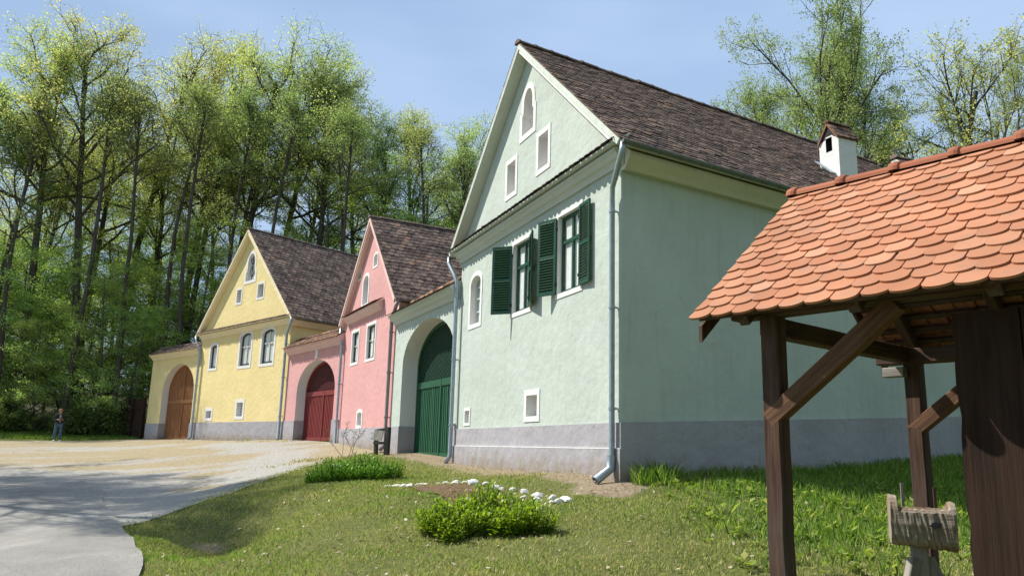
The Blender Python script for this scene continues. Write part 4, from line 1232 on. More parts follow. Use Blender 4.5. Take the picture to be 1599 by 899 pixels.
# ------------------------------------------------------------------ wooden stand by the mint gateway
def at_fac(A, B, s, out):
    A = Vector(A); B = Vector(B); d = (B - A).normalized(); n = Vector((d.y, -d.x))
    p = A + d * s + n * out
    return p.x, p.y
sx_, sy_ = -3.46, 22.2
st_ = empty('wooden_notice_stand', (sx_, sy_, h(sx_, sy_)), R(-25))
st_.scale = (.78, .78, .78)
tag(st_, 'low dark wooden stand with a tilted grey board beside the mint gateway', 'stand')
DW = m_wood('dark_grey_wood', (.035, .03, .026), (.13, .115, .10), .85, .5, (.10, .095, .09))
beam('post', (.22, 0, -.15), (.22, 0, .98), .17, .17, DW, st_, jag=.004)
beam('post', (-.24, 0, -.15), (-.24, 0, .86), .12, .13, DW, st_, jag=.004)
beam('crosspiece', (-.32, -.01, .42), (.16, -.01, .42), .14, .09, DW, st_)
beam('crosspiece', (-.30, 0, .84), (.14, 0, .90), .06, .10, DW, st_)
b_ = MB(); b_.box((0, 0, 0), (.36, .03, .36)); b_.build('board', GREYWOOD, st_, mw=Matrix.Translation((-.10, -.11, .68)) @ Matrix.Rotation(R(-14), 4, 'X') @ Matrix.Rotation(R(6), 4, 'Y'))
b_ = MB(); b_.box((0, 0, 0), (.13, .02, .26)); b_.build('white_card', WHITE, st_, mw=Matrix.Translation((-.37, -.08, .66)))

# ------------------------------------------------------------------ dark timber fence beyond the yellow gateway
fx, fy = -19.9, 43.9
fn = empty('dark_board_fence', (fx, fy, h(fx, fy)), math.atan2(2.2, -2.1))
tag(fn, 'dark brown board fence in the shade at the far end of the yellow gateway', 'fence')
b_ = MB(); x = 0; rg = random.Random(4)
while x < 3.6:
    w_ = rg.uniform(.14, .2); b_.box2((x, -.012 + rg.uniform(-.006, .006), -.2), (x + w_ - .008, .015, 2.2 + rg.uniform(-.04, .04))); x += w_
b_.build('boards', DARKWALL, fn)
for x in (.05, 1.8, 3.5): beam('post', (x, .08, -.3), (x, .08, 2.25), .12, .12, DARKWALL, fn)
for z in (.5, 1.7): beam('rail', (0, .05, z), (3.6, .05, z), .05, .09, DARKWALL, fn)

# ------------------------------------------------------------------ trees
class Tree:
    def __init__(s, seed): s.rng = np.random.default_rng(seed); s.seg = []; s.tips = []
def gen_tree(name, seed, Ht, r0, fork_h, limbs, spread, up, n_sub, n_twig, leaves, lsize, clump, leafm, barkm, lean=(0, 0), low=0.0, flat=0.0, levels=3, curv=.16, twig_len=1.0):
    rg = np.random.default_rng(seed)
    tr = MB(); tips = []
    def nrm(v): return v / (np.linalg.norm(v) + 1e-9)
    def branch(p, d, L, r, lvl, nseg, trop):
        pts = [p.copy()]; q = p.copy(); dd = nrm(d)
        for i in range(nseg):
            dd = nrm(dd + rg.normal(0, curv * (.22 if lvl == 0 else 1.0), 3) + np.array([0, 0, trop]))
            q = q + dd * (L / nseg); pts.append(q.copy())
        rs = [r * (1 - .62 * i / nseg) for i in range(nseg + 1)]
        if r > .012: tr.tube([tuple(x) for x in pts], rs, {0: 9, 1: 6, 2: 4}.get(lvl, 3), False)
        return pts, rs, dd
    def side(d, ang):
        a = rg.uniform(0, 2 * PI); t = np.array([math.cos(a), math.sin(a), 0.0])
        t = t - d * (t @ d); t = nrm(t)
        return nrm(d * math.cos(ang) + t * math.sin(ang))
    d0 = nrm(np.array([lean[0], lean[1], 1.0]))
    tp, tr_r, td = branch(np.array([0, 0, -.4]), d0, Ht * .80, r0, 0, 10, .02)
    tp = np.array(tp)
    def on_trunk(f):
        x = f * (len(tp) - 1); i = min(int(x), len(tp) - 2); return tp[i] + (tp[i + 1] - tp[i]) * (x - i), r0 * (1 - .62 * f)
    az = rg.uniform(0, 6)
    for i in range(limbs):
        f = fork_h / .8 + (1 - fork_h / .8) * (i + rg.uniform(-.3, .3)) / limbs
        f = min(max(f, .05), .98)
        p, r = on_trunk(f)
        az += 2.4 + rg.uniform(-.4, .4)
        el = up * (.6 + .7 * i / limbs) + rg.uniform(-.12, .12)
        d = np.array([math.cos(az) * math.cos(el), math.sin(az) * math.cos(el), math.sin(el)])
        L = spread * (1.12 - .55 * (i / limbs)) * rg.uniform(.8, 1.2)
        if low and i < limbs * .4: L *= low
        lp, lr, ld = branch(p, d, L, r * .55, 1, 6, .07 - flat * .05)
        for j in range(n_sub):
            fj = .25 + .75 * (j + rg.uniform(0, .9)) / n_sub
            k_ = min(int(fj * 6), 5); q = lp[k_] + (lp[k_ + 1] - lp[k_]) * (fj * 6 - k_ if fj < 1 else 1)
            d2 = side(nrm(lp[k_ + 1] - lp[k_]), rg.uniform(.5, 1.0)); d2[2] = d2[2] * (1 - flat) + .12 * (1 - flat); d2 = nrm(d2)
            L2 = L * rg.uniform(.32, .58) * (1.1 - .4 * fj)
            sp, sr, sd = branch(q, d2, L2, lr[k_] * .5, 2, 4, .06 * (1 - flat))
            for t in range(n_twig):
                ft = (t + rg.uniform(.2, 1)) / n_twig; kk = min(int(ft * 4), 3)
                q2 = sp[kk] + (sp[kk + 1] - sp[kk]) * min(1, max(0, ft * 4 - kk))
                d3 = side(nrm(sp[kk + 1] - sp[kk]), rg.uniform(.4, 1.1)); d3[2] = d3[2] * (1 - flat); d3 = nrm(d3)
                L3 = twig_len * rg.uniform(.6, 1.3)
                wp, wr, wd = branch(q2, d3, L3, max(.014, sr[kk] * .4), 3, 2, .05)
                tips.append((wp[1], L3)); tips.append((wp[2], L3))
            tips.append((sp[-1], 1.0))
        tips.append((lp[-1], 1.0))
    T = np.array([t[0] for t in tips])
    n = leaves
    ci = rg.integers(0, len(T), n)
    # some twigs carry many leaves and some few, which makes clumps and gaps
    wts = rg.gamma(1.3, 1.0, len(T)); wts /= wts.sum(); ci = rg.choice(len(T), n, p=wts)
    off = rg.normal(0, 1, (n, 3)); off /= np.linalg.norm(off, axis=1)[:, None]
    off *= (rg.random((n, 1)) ** .6) * clump
    off[:, 2] *= (.75 - .35 * flat)
    c = T[ci] + off
    nn = rg.normal(0, 1, (n, 3)) * np.array([.8, .8, .7]) + np.array([0, 0, .55]); nn /= np.linalg.norm(nn, axis=1)[:, None]
    a = np.cross(nn, rg.normal(0, 1, (n, 3))); a /= np.linalg.norm(a, axis=1)[:, None]
    b = np.cross(nn, a)
    s = lsize * rg.uniform(.6, 1.25, (n, 1))
    fold = nn * s * .18
    V = np.stack([c - a * s * .55, c - b * s * .33 + fold, c + a * s * .55, c + b * s * .33 + fold], 1).reshape(-1, 3)
    root = empty(name, (0, 0, 0))
    trunk = tr.build('trunk', barkm, root, smooth=True)
    crown = np_mesh('crown', V, np.arange(4 * n), np.full(n, 4), leafm, root)
    return root

OAKS = [
 gen_tree('oak_tree', 1, 25, .25, .48, 14, 4.6, .90, 7, 5, 19000, .105, .58, LEAF_OAK, BARK),
 gen_tree('oak_tree', 2, 26, .26, .44, 14, 4.8, .98, 7, 5, 16500, .105, .55, LEAF_OAK, BARK, (.08, .02)),
 gen_tree('oak_tree', 3, 25, .23, .52, 13, 4.2, 1.0, 7, 5, 17500, .105, .55, LEAF_OAK_G, BARK, (-.04, .04)),
 gen_tree('oak_tree', 4, 25, .24, .46, 14, 4.8, .80, 7, 5, 14000, .10, .52, LEAF_OAK, BARK, (.03, -.03)),
 gen_tree('oak_tree', 5, 20, .34, .28, 13, 8.6, .72, 8, 6, 38000, .105, .54, LEAF_OAK_G, BARK, (-.04, .0)),
 gen_tree('oak_tree', 6, 19, .28, .22, 10, 6.8, .95, 7, 5, 8000, .11, .55, LEAF_OAK, BARK, (.02, .0)),
 gen_tree('oak_tree', 7, 26, .18, .62, 10, 2.6, 1.05, 6, 5, 5500, .11, .50, LEAF_OAK_G, BARK, (.02, .01)),
]
BEECH = [
 gen_tree('young_beech_tree', 11, 16, .15, .10, 19, 4.6, .30, 7, 4, 20000, .105, .54, LEAF_BEECH, BARK_GREY, flat=.65),
 gen_tree('young_beech_tree', 12, 17, .14, .14, 18, 4.2, .42, 7, 4, 19000, .105, .52, LEAF_BEECH, BARK_GREY, (.03, .0), flat=.55),
 gen_tree('young_beech_tree', 13, 13, .11, .08, 17, 4.0, .35, 7, 4, 18500, .10, .50, LEAF_BEECH, BARK_GREY, (-.03, .02), flat=.6),
]
def gen_shrub(name, seed, r, hh, n, ls, leafm):
    rg = np.random.default_rng(seed); root = empty(name, (0, 0, 0)); st = MB()
    T = []
    for i in range(46):
        a = rg.uniform(0, 2 * PI); e2 = rg.uniform(.25, 1.45); L = rg.uniform(.5, 1.0)
        tip = np.array([math.cos(a) * math.cos(e2) * r * L, math.sin(a) * math.cos(e2) * r * L, math.sin(e2) * hh * L])
        mid = tip * .5 + np.array([0, 0, .12 * hh])
        st.tube([(0, 0, -.1), tuple(mid), tuple(tip)], [.03, .018, .008], 4, False); T += [tip, tip * .8, mid, tip * .9]
    T = np.array(T); c = T[rg.integers(0, len(T), n)] + rg.normal(0, .17 * r, (n, 3)); c[:, 2] = np.abs(c[:, 2])
    nn = rg.normal(0, 1, (n, 3)) + np.array([0, 0, .6]); nn /= np.linalg.norm(nn, axis=1)[:, None]
    a = np.cross(nn, rg.normal(0, 1, (n, 3))); a /= np.linalg.norm(a, axis=1)[:, None]; b = np.cross(nn, a); s = ls * rg.uniform(.6, 1.25, (n, 1))
    V = np.stack([c - a * s * .55, c - b * s * .33 + nn * s * .15, c + a * s * .55, c + b * s * .33 + nn * s * .15], 1).reshape(-1, 3)
    st.build('stems', BARK, root); np_mesh('foliage', V, np.arange(4 * n), np.full(n, 4), leafm, root)
    return root
SHRUBS = [gen_shrub('woodland_shrub', 21, 1.5, 1.9, 3000, .17, LEAF_SHRUB), gen_shrub('woodland_shrub', 22, 1.8, 1.4, 3000, .16, LEAF_SHRUB), gen_shrub('woodland_shrub', 23, 1.2, 2.4, 2800, .17, LEAF_BEECH)]
used = set()
def plant(protos, i, x, y, s, rz, label, cat, group=None, sink=.0, sxy=None):
    o = protos[i]
    if o.name in used: o = copy_tree(o)
    else: used.add(o.name)
    o.location = (x, y, h(x, y) - sink); o.rotation_euler = (0, 0, rz); o.scale = (sxy or s, sxy or s, s)
    tag(o, label, cat, group)
    return o

oaks = [
 (0, -30.2, 49.0, 1.22, .3, 'tall yellow green oak at the left edge of the wood, top cut off'),
 (1, -27.6, 50.5, 1.22, 2.1, 'tall oak with a slightly leaning dark trunk, second from the left edge'),
 (3, -28.6, 57.0, 1.32, 1.0, 'thin crowned oak with pale twigs, right of the slightly leaning oak'),
 (0, -25.0, 58.5, 1.34, 4.0, 'tall oak with yellowish leaves behind the thin crowned tree'),
 (1, -19.6, 53.5, 1.22, 5.0, 'tall oak with forked dark limbs and yellowish crown left of the yellow gable'),
 (3, -17.2, 56.0, 1.24, .6, 'slender oak standing directly above the yellow gable'),
 (2, -13.4, 52.0, 1.14, 2.8, 'tall oak with a straight dark trunk above the yellow roof'),
 (0, -9.4, 51.5, .93, 5.4, 'broad golden green oak between the yellow and pink roofs'),
 (1, -6.6, 54.5, .93, .9, 'golden leaved oak rising above the pink gable'),
 (0, -3.9, 48.5, .80, 3.3, 'bright green oak between the pink roof and the mint gable'),
 (2, -2.2, 53.0, .74, 1.7, 'pale green oak half hidden by the mint gable'),
 (4, 10.0, 33.0, .66, .2, 'low leafy oak touching the mint ridge left of the chimney'),
 (4, 14.6, 36.0, 1.0, 1.9, 'big spreading oak rising behind the white chimney'),
 (5, 18.0, 33.0, .90, 4.1, 'sparse nearly bare oak with dark limbs right of the chimney'),
 (4, 22.6, 36.0, .84, 3.0, 'green oak at the right edge of the picture'),
 (2, 13.0, 40.0, .80, 2.2, 'slim oak behind the low leafy oak left of the chimney'),
 (4, 19.3, 41.0, .90, 5.2, 'leafy oak filling the background behind the sparse oak'),
 (2, 16.0, 39.0, .86, .4, 'slim green oak between the big spreading oak and the sparse oak'),
]
for i, x, y, s, rz, lb in oaks: plant(OAKS, i, x, y, s, rz, lb, 'tree', 'tall oaks behind the houses', sxy=s * .72 if i == 4 else None)
rg = random.Random(17)
for x, y, s_ in [(-33.5, 47.6, 1.0), (-30.6, 47.2, .95), (-26.2, 47.0, 1.02), (-23.6, 47.6, .98), (-21.4, 49.6, 1.0), (-18.2, 50.2, .98), (-15.2, 49.2, .95), (-11.3, 49.4, .92), (-5.3, 47.2, .80), (-2.6, 46.2, .72), (-10.4, 47.2, .85), (-36.5, 49, 1.0), (-20.3, 47.8, .98)]:
    plant(OAKS, 6, x + rg.uniform(-.3, .3), y, s_, rg.uniform(0, 6.28), 'slim straight oak with a long bare dark trunk along the front of the wood', 'tree', 'slim oaks along the front of the wood')
deep = 'tall oak deep inside the wood behind the houses'
for x, y in [(-40, 50), (-35, 55), (-45, 60), (-36, 66), (-31, 68), (-22, 62), (-11, 59), (-5.5, 61), (-2, 64), (-14, 55), (3, 60), (8, 60), (7, 46), (-21, 57), (-23, 54), (-26, 55), (-31, 57), (-16, 60), (-34, 54), (-24, 64), (-4.5, 56), (-1.0, 58), (-33, 50), (-23, 56), (27, 44), (30, 38), (18, 56), (26, 54)]:
    plant(OAKS, rg.choice([0, 1, 2, 3]), x + rg.uniform(-1, 1), y + rg.uniform(-1, 1), rg.uniform(.92, 1.1) if x < -8 else rg.uniform(.62, .78), rg.uniform(0, 6.28), deep, 'tree', 'oaks deep in the wood')
under = 'leafy young beech in the dense green understorey of the wood'
k_ = 0
for row, (y0, n_, xa, xb) in enumerate([(48.5, 9, -42, -21.5), (52, 11, -46, -10), (56, 12, -46, 0), (60, 13, -50, 4), (66, 10, -52, 2)]):
    for j in range(n_):
        x = xa + (xb - xa) * (j + .5) / n_ + rg.uniform(-1.1, 1.1); y = y0 + rg.uniform(-1.6, 1.6)
        plant(BEECH, k_ % 3, x, y, rg.uniform(.62, .92) if y < 51 else rg.uniform(.82, 1.1), rg.uniform(0, 6.28), under, 'tree', 'young beeches of the understorey'); k_ += 1
for x, y, s in [(-5.6, 52.5, 1.1), (-2.6, 50.5, 1.05), (-7.5, 57, 1.15), (-1.2, 54, 1.1), (-4.2, 60, 1.2)]:
    plant(BEECH, k_ % 3, x, y, s, rg.uniform(0, 6.28), under, 'tree', 'young beeches of the understorey'); k_ += 1
for x, y, s in [(11, 42, .7), (17, 42, .75), (23, 42, .7), (28, 46, .8), (20, 52, .8), (13, 52, .75), (32, 50, .9)]:
    plant(BEECH, k_ % 3, x, y, s, rg.uniform(0, 6.28), 'bushy young beech low behind the right hand oaks', 'tree', 'young beeches behind the right hand oaks'); k_ += 1
for j in range(30):
    x = -45 + 27 * j / 29 + rg.uniform(-.5, .5); y = 46.6 + rg.uniform(-.7, 2.6) + max(0, (-27 - x) * -.02)
    if x > -22: y += 1.5
    plant(SHRUBS, j % 3, x, y, rg.uniform(.7, 1.15), rg.uniform(0, 6.28), 'dark leafy shrub along the shaded edge of the wood', 'shrub', 'shrubs along the edge of the wood')
# trees left of the picture, whose shade crosses the road
for i, x, y, s, rz in [(0, -24.0, 23.4, .92, 1.0), (2, -21.0, 20.4, .88, 2.0), (0, -27.5, 26.0, .92, 4.0), (1, -18.0, 19.2, .78, 3.0)]:
    plant(OAKS, i, x, y, s, rz, 'roadside oak left of the picture shading the road', 'tree', 'roadside oaks shading the road')

for i, (x, y) in enumerate([(24, -2), (19, -10), (11, -15), (2, -18), (-8, -19), (28, 7), (33, 16), (30, -8), (22, -18), (12, -24), (0, -27), (-14, -26)]):  # out-of-view oaks, added to keep sky light off the mint side wall
    plant(OAKS, (0, 2, 4, 1)[i % 4], x, y, 1.05 + .06 * (i % 3), i * 1.7, 'unseen oak added to screen the mint side wall from sky light', 'tree', 'unseen screening oaks')
for i, (x, y) in enumerate([(17, -4), (21, 3), (14, -11), (6, -14), (-3, -15), (25, 12), (27, 1), (16, -15), (-10, -15), (9, -19)]):  # unseen beeches, likewise added to block sky light
    plant(BEECH, i % 3, x, y, 1.15, i * 2.1, 'unseen young beech added to screen the mint side wall from sky light', 'tree', 'unseen screening beeches')

# ------------------------------------------------------------------ flower beds
def perennial_clump(name, cx, cy, ax, ay, rot, hh, nst, seed, label, leafm):
    rg = np.random.default_rng(seed); root = empty(name, (cx, cy, h(cx, cy) - .02)); V = []; st = MB(); z00 = h(cx, cy)
    ca_, sa_ = math.cos(rot), math.sin(rot)
    for i in range(nst):
        r_ = math.sqrt(rg.random()); a = rg.uniform(0, 2 * PI); r_ *= .86 + .16 * math.sin(3 * a + seed) + .08 * math.sin(7 * a); lx, ly = ax * r_ * math.cos(a), ay * r_ * math.sin(a)
        x, y = lx * ca_ - ly * sa_, lx * sa_ + ly * ca_
        z = h(cx + x, cy + y) - z00
        out = np.array([x, y, 0]) / max(ax, ay) * .35 + rg.normal(0, .14, 3); out[2] = 1; out /= np.linalg.norm(out)
        L = hh * rg.uniform(.5, 1.12) * (1 - .35 * r_ ** 3) * (.82 + .25 * math.sin(x * 5.1 + 1) * math.sin(y * 6.3))
        b0 = np.array([x, y, z - .02]); tip = b0 + out * L
        st.tube([tuple(b0), tuple(tip)], [.005, .003], 3, False)
        nl = rg.integers(9, 14); az = rg.uniform(0, 6)
        for j in range(nl):
            f = .25 + .75 * (j + .5) / nl; p = b0 + out * L * f; az += 2.4
            el = rg.uniform(.1, .9) if f < .85 else rg.uniform(.6, 1.3)
            d = np.array([math.cos(az) * math.cos(el), math.sin(az) * math.cos(el), math.sin(el)]); ln = rg.uniform(.065, .115) * (1.05 - .25 * f); wd = ln * .16
            sd = np.cross(d, [0, 0, 1]); sd /= np.linalg.norm(sd) + 1e-9
            droop = np.array([0, 0, -ln * .18])
            V += [p, p + d * ln * .5 + sd * wd, p + d * ln + droop, p + d * ln * .5 - sd * wd]
    n = len(V) // 4
    st.build('stems', LEAF_SHRUB, root); np_mesh('leaves', np.array(V), np.arange(4 * n), np.full(n, 4), leafm, root)
    tag(root, label, 'plant')
perennial_clump('perennial_plant', -.30, 9.45, .80, .52, -.55, .50, 850, 1, 'bright green leafy perennial clump nearest the camera beside the white stones', LEAF_BED)
perennial_clump('perennial_plant', -3.0, 16.0, .98, .66, -.35, .52, 700, 2, 'darker green leafy perennial clump in front of the mint gateway', m_leaf('dark_perennial_leaf', [(0.0, (0.06, 0.14, 0.02)), (0.5, (0.12, 0.25, 0.025)), (1.0, (0.24, 0.42, 0.045))], 0.42, (1.2, 1.2, 0.6), 0.4))
# mulch bed
bed = sheet('flower_bed_soil', resample([(-1.85, 13.9), (-1.05, 13.3), (-.35, 11.6), (.15, 10.5), (-.35, 10.2), (-1.0, 11.6), (-1.75, 13.2)], .15, .04, random.Random(3), True), m_flat('brown_mulch', (.13, .062, .045), .95, .5, 20, .9), .022, .25)
tag(bed, kind='structure')
# whitewashed stones
stones = []
def stone_mesh(seed):
    bm = bmesh.new(); bmesh.ops.create_icosphere(bm, subdivisions=2, radius=.5); rg = random.Random(seed)
    ks = [(Vector((rg.gauss(0, 1), rg.gauss(0, 1), rg.gauss(0, 1))).normalized(), rg.uniform(.28, .44)) for _ in range(9)]
    for v in bm.verts:
        for d, dist in ks:
            t = v.co.dot(d) - dist
            if t > 0: v.co -= d * t * .85
    me = bpy.data.meshes.new('edging_stone'); bm.to_mesh(me); bm.free(); me.materials.append(STONE_W); return me
SM = [stone_mesh(i) for i in range(5)]
rg = random.Random(23)
rows = [([(-2.0, 14.15), (-1.55, 14.2), (-1.0, 13.55), (-.45, 12.2), (0.1, 11.5), (.62, 10.75), (.72, 10.5)], .20), ([(-2.0, 14.15), (-1.9, 13.6), (-1.75, 13.1), (-1.5, 12.75)], .19), ([(-4.15, 19.2), (-3.75, 18.7), (-3.55, 18.1)], .17), ([(.2, 10.95), (.55, 10.6), (.78, 10.62)], .17)]
for line, stp in rows:
    for x, y in resample(line, stp):
        if rg.random() < .1: continue
        x += rg.uniform(-.05, .05); y += rg.uniform(-.06, .06); s = rg.uniform(.09, .18)
        o = bpy.data.objects.new('edging_stone', SM[rg.randrange(5)]); COL.objects.link(o)
        o.scale = (s * rg.uniform(.9, 1.4), s, s * rg.uniform(.5, .75)); o.rotation_euler = (rg.uniform(-.2, .2), rg.uniform(-.2, .2), rg.uniform(0, 6)); o.location = (x, y, h(x, y) + s * .12)
        tag(o, 'whitewashed stone in the edging round the flower beds', 'stone', 'white edging stones of the flower beds')
# bare rose bush
rb = empty('rose_bush', (-4.25, 22.3, h(-4.25, 22.3)), 0, (.7, .7, .8)); tag(rb, 'spindly nearly leafless rose bush in front of the pink house', 'bush')
m = MB(); lf = []; rg = random.Random(9)
for i in range(5):
    p = Vector((rg.uniform(-.5, .5), rg.uniform(-.2, .2), -.05)); pts = [p]; d = Vector((rg.uniform(-.35, .35), rg.uniform(-.2, .2), 1))
    for j in range(5):
        d = (d + Vector((rg.gauss(0, .2), rg.gauss(0, .2), .05))).normalized(); p = p + d * rg.uniform(.16, .24); pts.append(p)
        if j > 1:
            d2 = (d + Vector((rg.gauss(0, .8), rg.gauss(0, .8), .1))).normalized(); m.tube([p, p + d2 * .16, p + d2 * .28 + Vector((0, 0, .04))], [.009, .006, .004], 4, False); lf.append(p + d2 * .28); lf.append(p + d2 * .16)
    m.tube(pts, [.010, .009, .008, .007, .006, .005][:len(pts)], 5, False); lf.append(p)
m.build('stems', BARK, rb)
V = []
for p in lf:
    for j in range(4):
        c = p + Vector((rg.gauss(0, .04), rg.gauss(0, .04), rg.gauss(0, .03))); a = Vector((rg.gauss(0, 1), rg.gauss(0, 1), rg.gauss(0, .5))).normalized() * .035; b = a.cross(Vector((rg.gauss(0, 1), rg.gauss(0, 1), 1))).normalized() * .018
        V += [c - a, c - b, c + a, c + b]
np_mesh('leaves', np.array([tuple(v) for v in V]), np.arange(len(V)), np.full(len(V) // 4, 4), LEAF_SHRUB, rb)

# ------------------------------------------------------------------ grass blades (nobody could count them)
def blades(name, n, region, hrange, wrange, mat, seed, lean=.5, keep=None, bend=True):
    rg = np.random.default_rng(seed)
    x0, x1, y0, y1 = region
    X = rg.uniform(x0, x1, n); Y = rg.uniform(y0, y1, n)
    ok = np.ones(n, bool)
    ok &= ~(inpoly(X, Y, ROAD_POLY) & (polydist(X, Y, ROAD) > rg.random(n) ** 2 * .22))
    k = (X + 1.21) * .923 + (Y - 18.5) * .381          # behind the mint front line
    s_ = (X + 1.21) * .381 - (Y - 18.5) * .923
    ok &= ~((k > -.06) & (s_ > -6) & (s_ < 7.50 - .159 * np.maximum(k, 0)))
    if keep is not None: ok &= keep(X, Y, rg)
    X = X[ok]; Y = Y[ok]; n = len(X); Z = H(X, Y) - .01
    hh = rg.uniform(*hrange, n); ww = rg.uniform(*wrange, n); a = rg.uniform(0, 2 * PI, n); b = rg.uniform(0, 2 * PI, n); ln = rg.uniform(.1, 1, n) * lean * hh
    sx, sy = np.cos(a) * ww / 2, np.sin(a) * ww / 2; lx, ly = np.cos(b) * ln, np.sin(b) * ln
    z0 = np.zeros(n)
    V = np.stack([np.stack([X - sx, Y - sy, Z], 1), np.stack([X + sx, Y + sy, Z], 1), np.stack([X + sx * .7 + lx * .4, Y + sy * .7 + ly * .4, Z + hh * .6], 1), np.stack([X + lx, Y + ly, Z + hh * .95], 1), np.stack([X - sx * .7 + lx * .4, Y - sy * .7 + ly * .4, Z + hh * .6], 1)], 1).reshape(-1, 3)
    o = np_mesh(name, V, np.arange(5 * n), np.full(n, 5), mat)
    tag(o, kind='stuff')
    return o
def patchy(X, Y): return .5 + .5 * np.sin(X * 1.7 + 1.3 * np.sin(Y * 1.1)) * np.sin(Y * 1.9 + 1.7 * np.sin(X * .9))
def keep_bank(X, Y, rg):
    p = patchy(X, Y); fx_ = polydist(X, Y, FAC)
    inyard = inpoly(X, Y, YARD)
    d = .22 + .78 * p
    d = d * np.clip((fx_ - .3) / .9, .05, 1)
    ed_ = polydist(X, Y, YARD, True)
    d = np.where(inyard, .95 * np.clip(1 - ed_ / (.30 + .55 * p), 0, 1) * (X > -6.6), d)
    d = np.where(np.hypot(X - 1.45, Y - 11.2) < .55, .1 * d, d)
    lush_ = (X > 2.6) & (Y > 8.2)
    d = np.where(lush_, d * .4, d)
    return rg.random(len(X)) < d
blades('bank_grass', 330000, (-6.6, 5.5, 5.0, 13), (.018, .060), (.005, .011), GRASS_BL, 1, .9, keep_bank)
blades('bank_grass', 150000, (-6.6, 2.5, 12.6, 23), (.02, .07), (.009, .017), GRASS_BL, 2, .9, keep_bank)
def keep_green(X, Y, rg):
    p = patchy(X * 1.4 + 2, Y * 1.4 + 1); q = patchy(X * .5 + 1, Y * .6)
    return (rg.random(len(X)) < np.clip(p * q * 1.6 - .25, 0, 1)) & ~inpoly(X, Y, YARD) & (polydist(X, Y, FAC) > 1.0)
blades('bank_grass', 110000, (-6.6, 5.5, 5.0, 19), (.03, .085), (.007, .015), m_leaf('clover_blade', [(0.0, (0.11, 0.19, 0.03)), (0.6, (0.20, 0.32, 0.05)), (1.0, (0.30, 0.42, 0.08))], .4), 12, .9, keep_green)
def keep_lush(X, Y, rg):
    p = patchy(X * 1.3, Y * 1.3); e = np.clip((X - 1.9 + .35 * np.sin(Y * 3)) / 1.4, 0, 1) * np.clip((Y - 7.2 + .3 * np.sin(X * 2.3)) / 1.3, 0, 1)
    return rg.random(len(X)) < e * (.35 + .65 * p)
blades('lush_grass', 90000, (1.6, 13, 7, 16), (.05, .17), (.009, .017), GRASS_LUSH, 3, .8, keep_lush)
blades('lush_grass', 900, (1.75, 2.6, 11.15, 11.95), (.12, .34), (.010, .016), GRASS_LUSH, 4, .8, lambda X, Y, rg: np.hypot((X - 2.05) / .42, (Y - 11.5) / .32) < 1)
def keep_yard(X, Y, rg):
    p = patchy(X * .8 + 4, Y * .8); d1 = np.clip(1 - np.hypot((X + 11.5) / 4.5, (Y - 34.3 - (X + 11.5) * -.9) / .9), 0, 1); d2 = np.clip(1 - np.hypot((X + 5.6) / 1.6, (Y - 22.5) / 1.4), 0, 1)
    return (rg.random(len(X)) < np.maximum(d1 * np.clip(p * 1.8 - .5, 0, 1), d2 * p) * .9) 
blades('yard_grass', 110000, (-17, -3.5, 20, 41), (.03, .12), (.015, .035), GRASS_BL, 5, .9, keep_yard)
blades('verge_grass', 60000, (-45, -19, 43.3, 50), (.06, .16), (.03, .06), GRASS_LUSH, 6, .9, lambda X, Y, rg: (~inpoly(X, Y, YARD)) & (rg.random(len(X)) < .8))
# broad-leaved weeds by the corner post
rgn = np.random.default_rng(7); V = []
for i in range(260):
    x, y = rgn.uniform(2.0, 6.4), rgn.uniform(7.2, 11.4); z = h(x, y)
    for j in range(rgn.integers(5, 9)):
        a = rgn.uniform(0, 6.28); el = rgn.uniform(.1, .7); ln = rgn.uniform(.05, .12); d = np.array([math.cos(a) * math.cos(el), math.sin(a) * math.cos(el), math.sin(el)]); sd = np.array([-math.sin(a), math.cos(a), 0]) * ln * .3; p = np.array([x, y, z + rgn.uniform(0, .08)])
        V += [p, p + d * ln * .55 - sd, p + d * ln, p + d * ln * .55 + sd]
tag(np_mesh('low_weeds', np.array(V), np.arange(len(V)), np.full(len(V) // 4, 4), GRASS_LUSH), kind='stuff')
# dry leaves scattered on the bank
n = 1500; X = rgn.uniform(-4.5, 5, n); Y = rgn.uniform(5.5, 15, n); ok = ~inpoly(X, Y, ROAD_POLY) & ~inpoly(X, Y, YARD); X = X[ok]; Y = Y[ok]; n = len(X)
c = np.stack([X, Y, H(X, Y) + rgn.uniform(.015, .05, n)], 1); nn = rgn.normal(0, .5, (n, 3)) + np.array([0, 0, 1]); nn /= np.linalg.norm(nn, axis=1)[:, None]
a = np.cross(nn, rgn.normal(0, 1, (n, 3))); a /= np.linalg.norm(a, axis=1)[:, None]; b = np.cross(nn, a); s = rgn.uniform(.018, .055, (n, 1))
V = np.stack([c - a * s * .6, c - b * s * .4, c + a * s * .6 + nn * s * .2, c + b * s * .4], 1).reshape(-1, 3)
tag(np_mesh('fallen_leaves', V, np.arange(4 * n), np.full(n, 4), DRY_LEAF), kind='stuff')

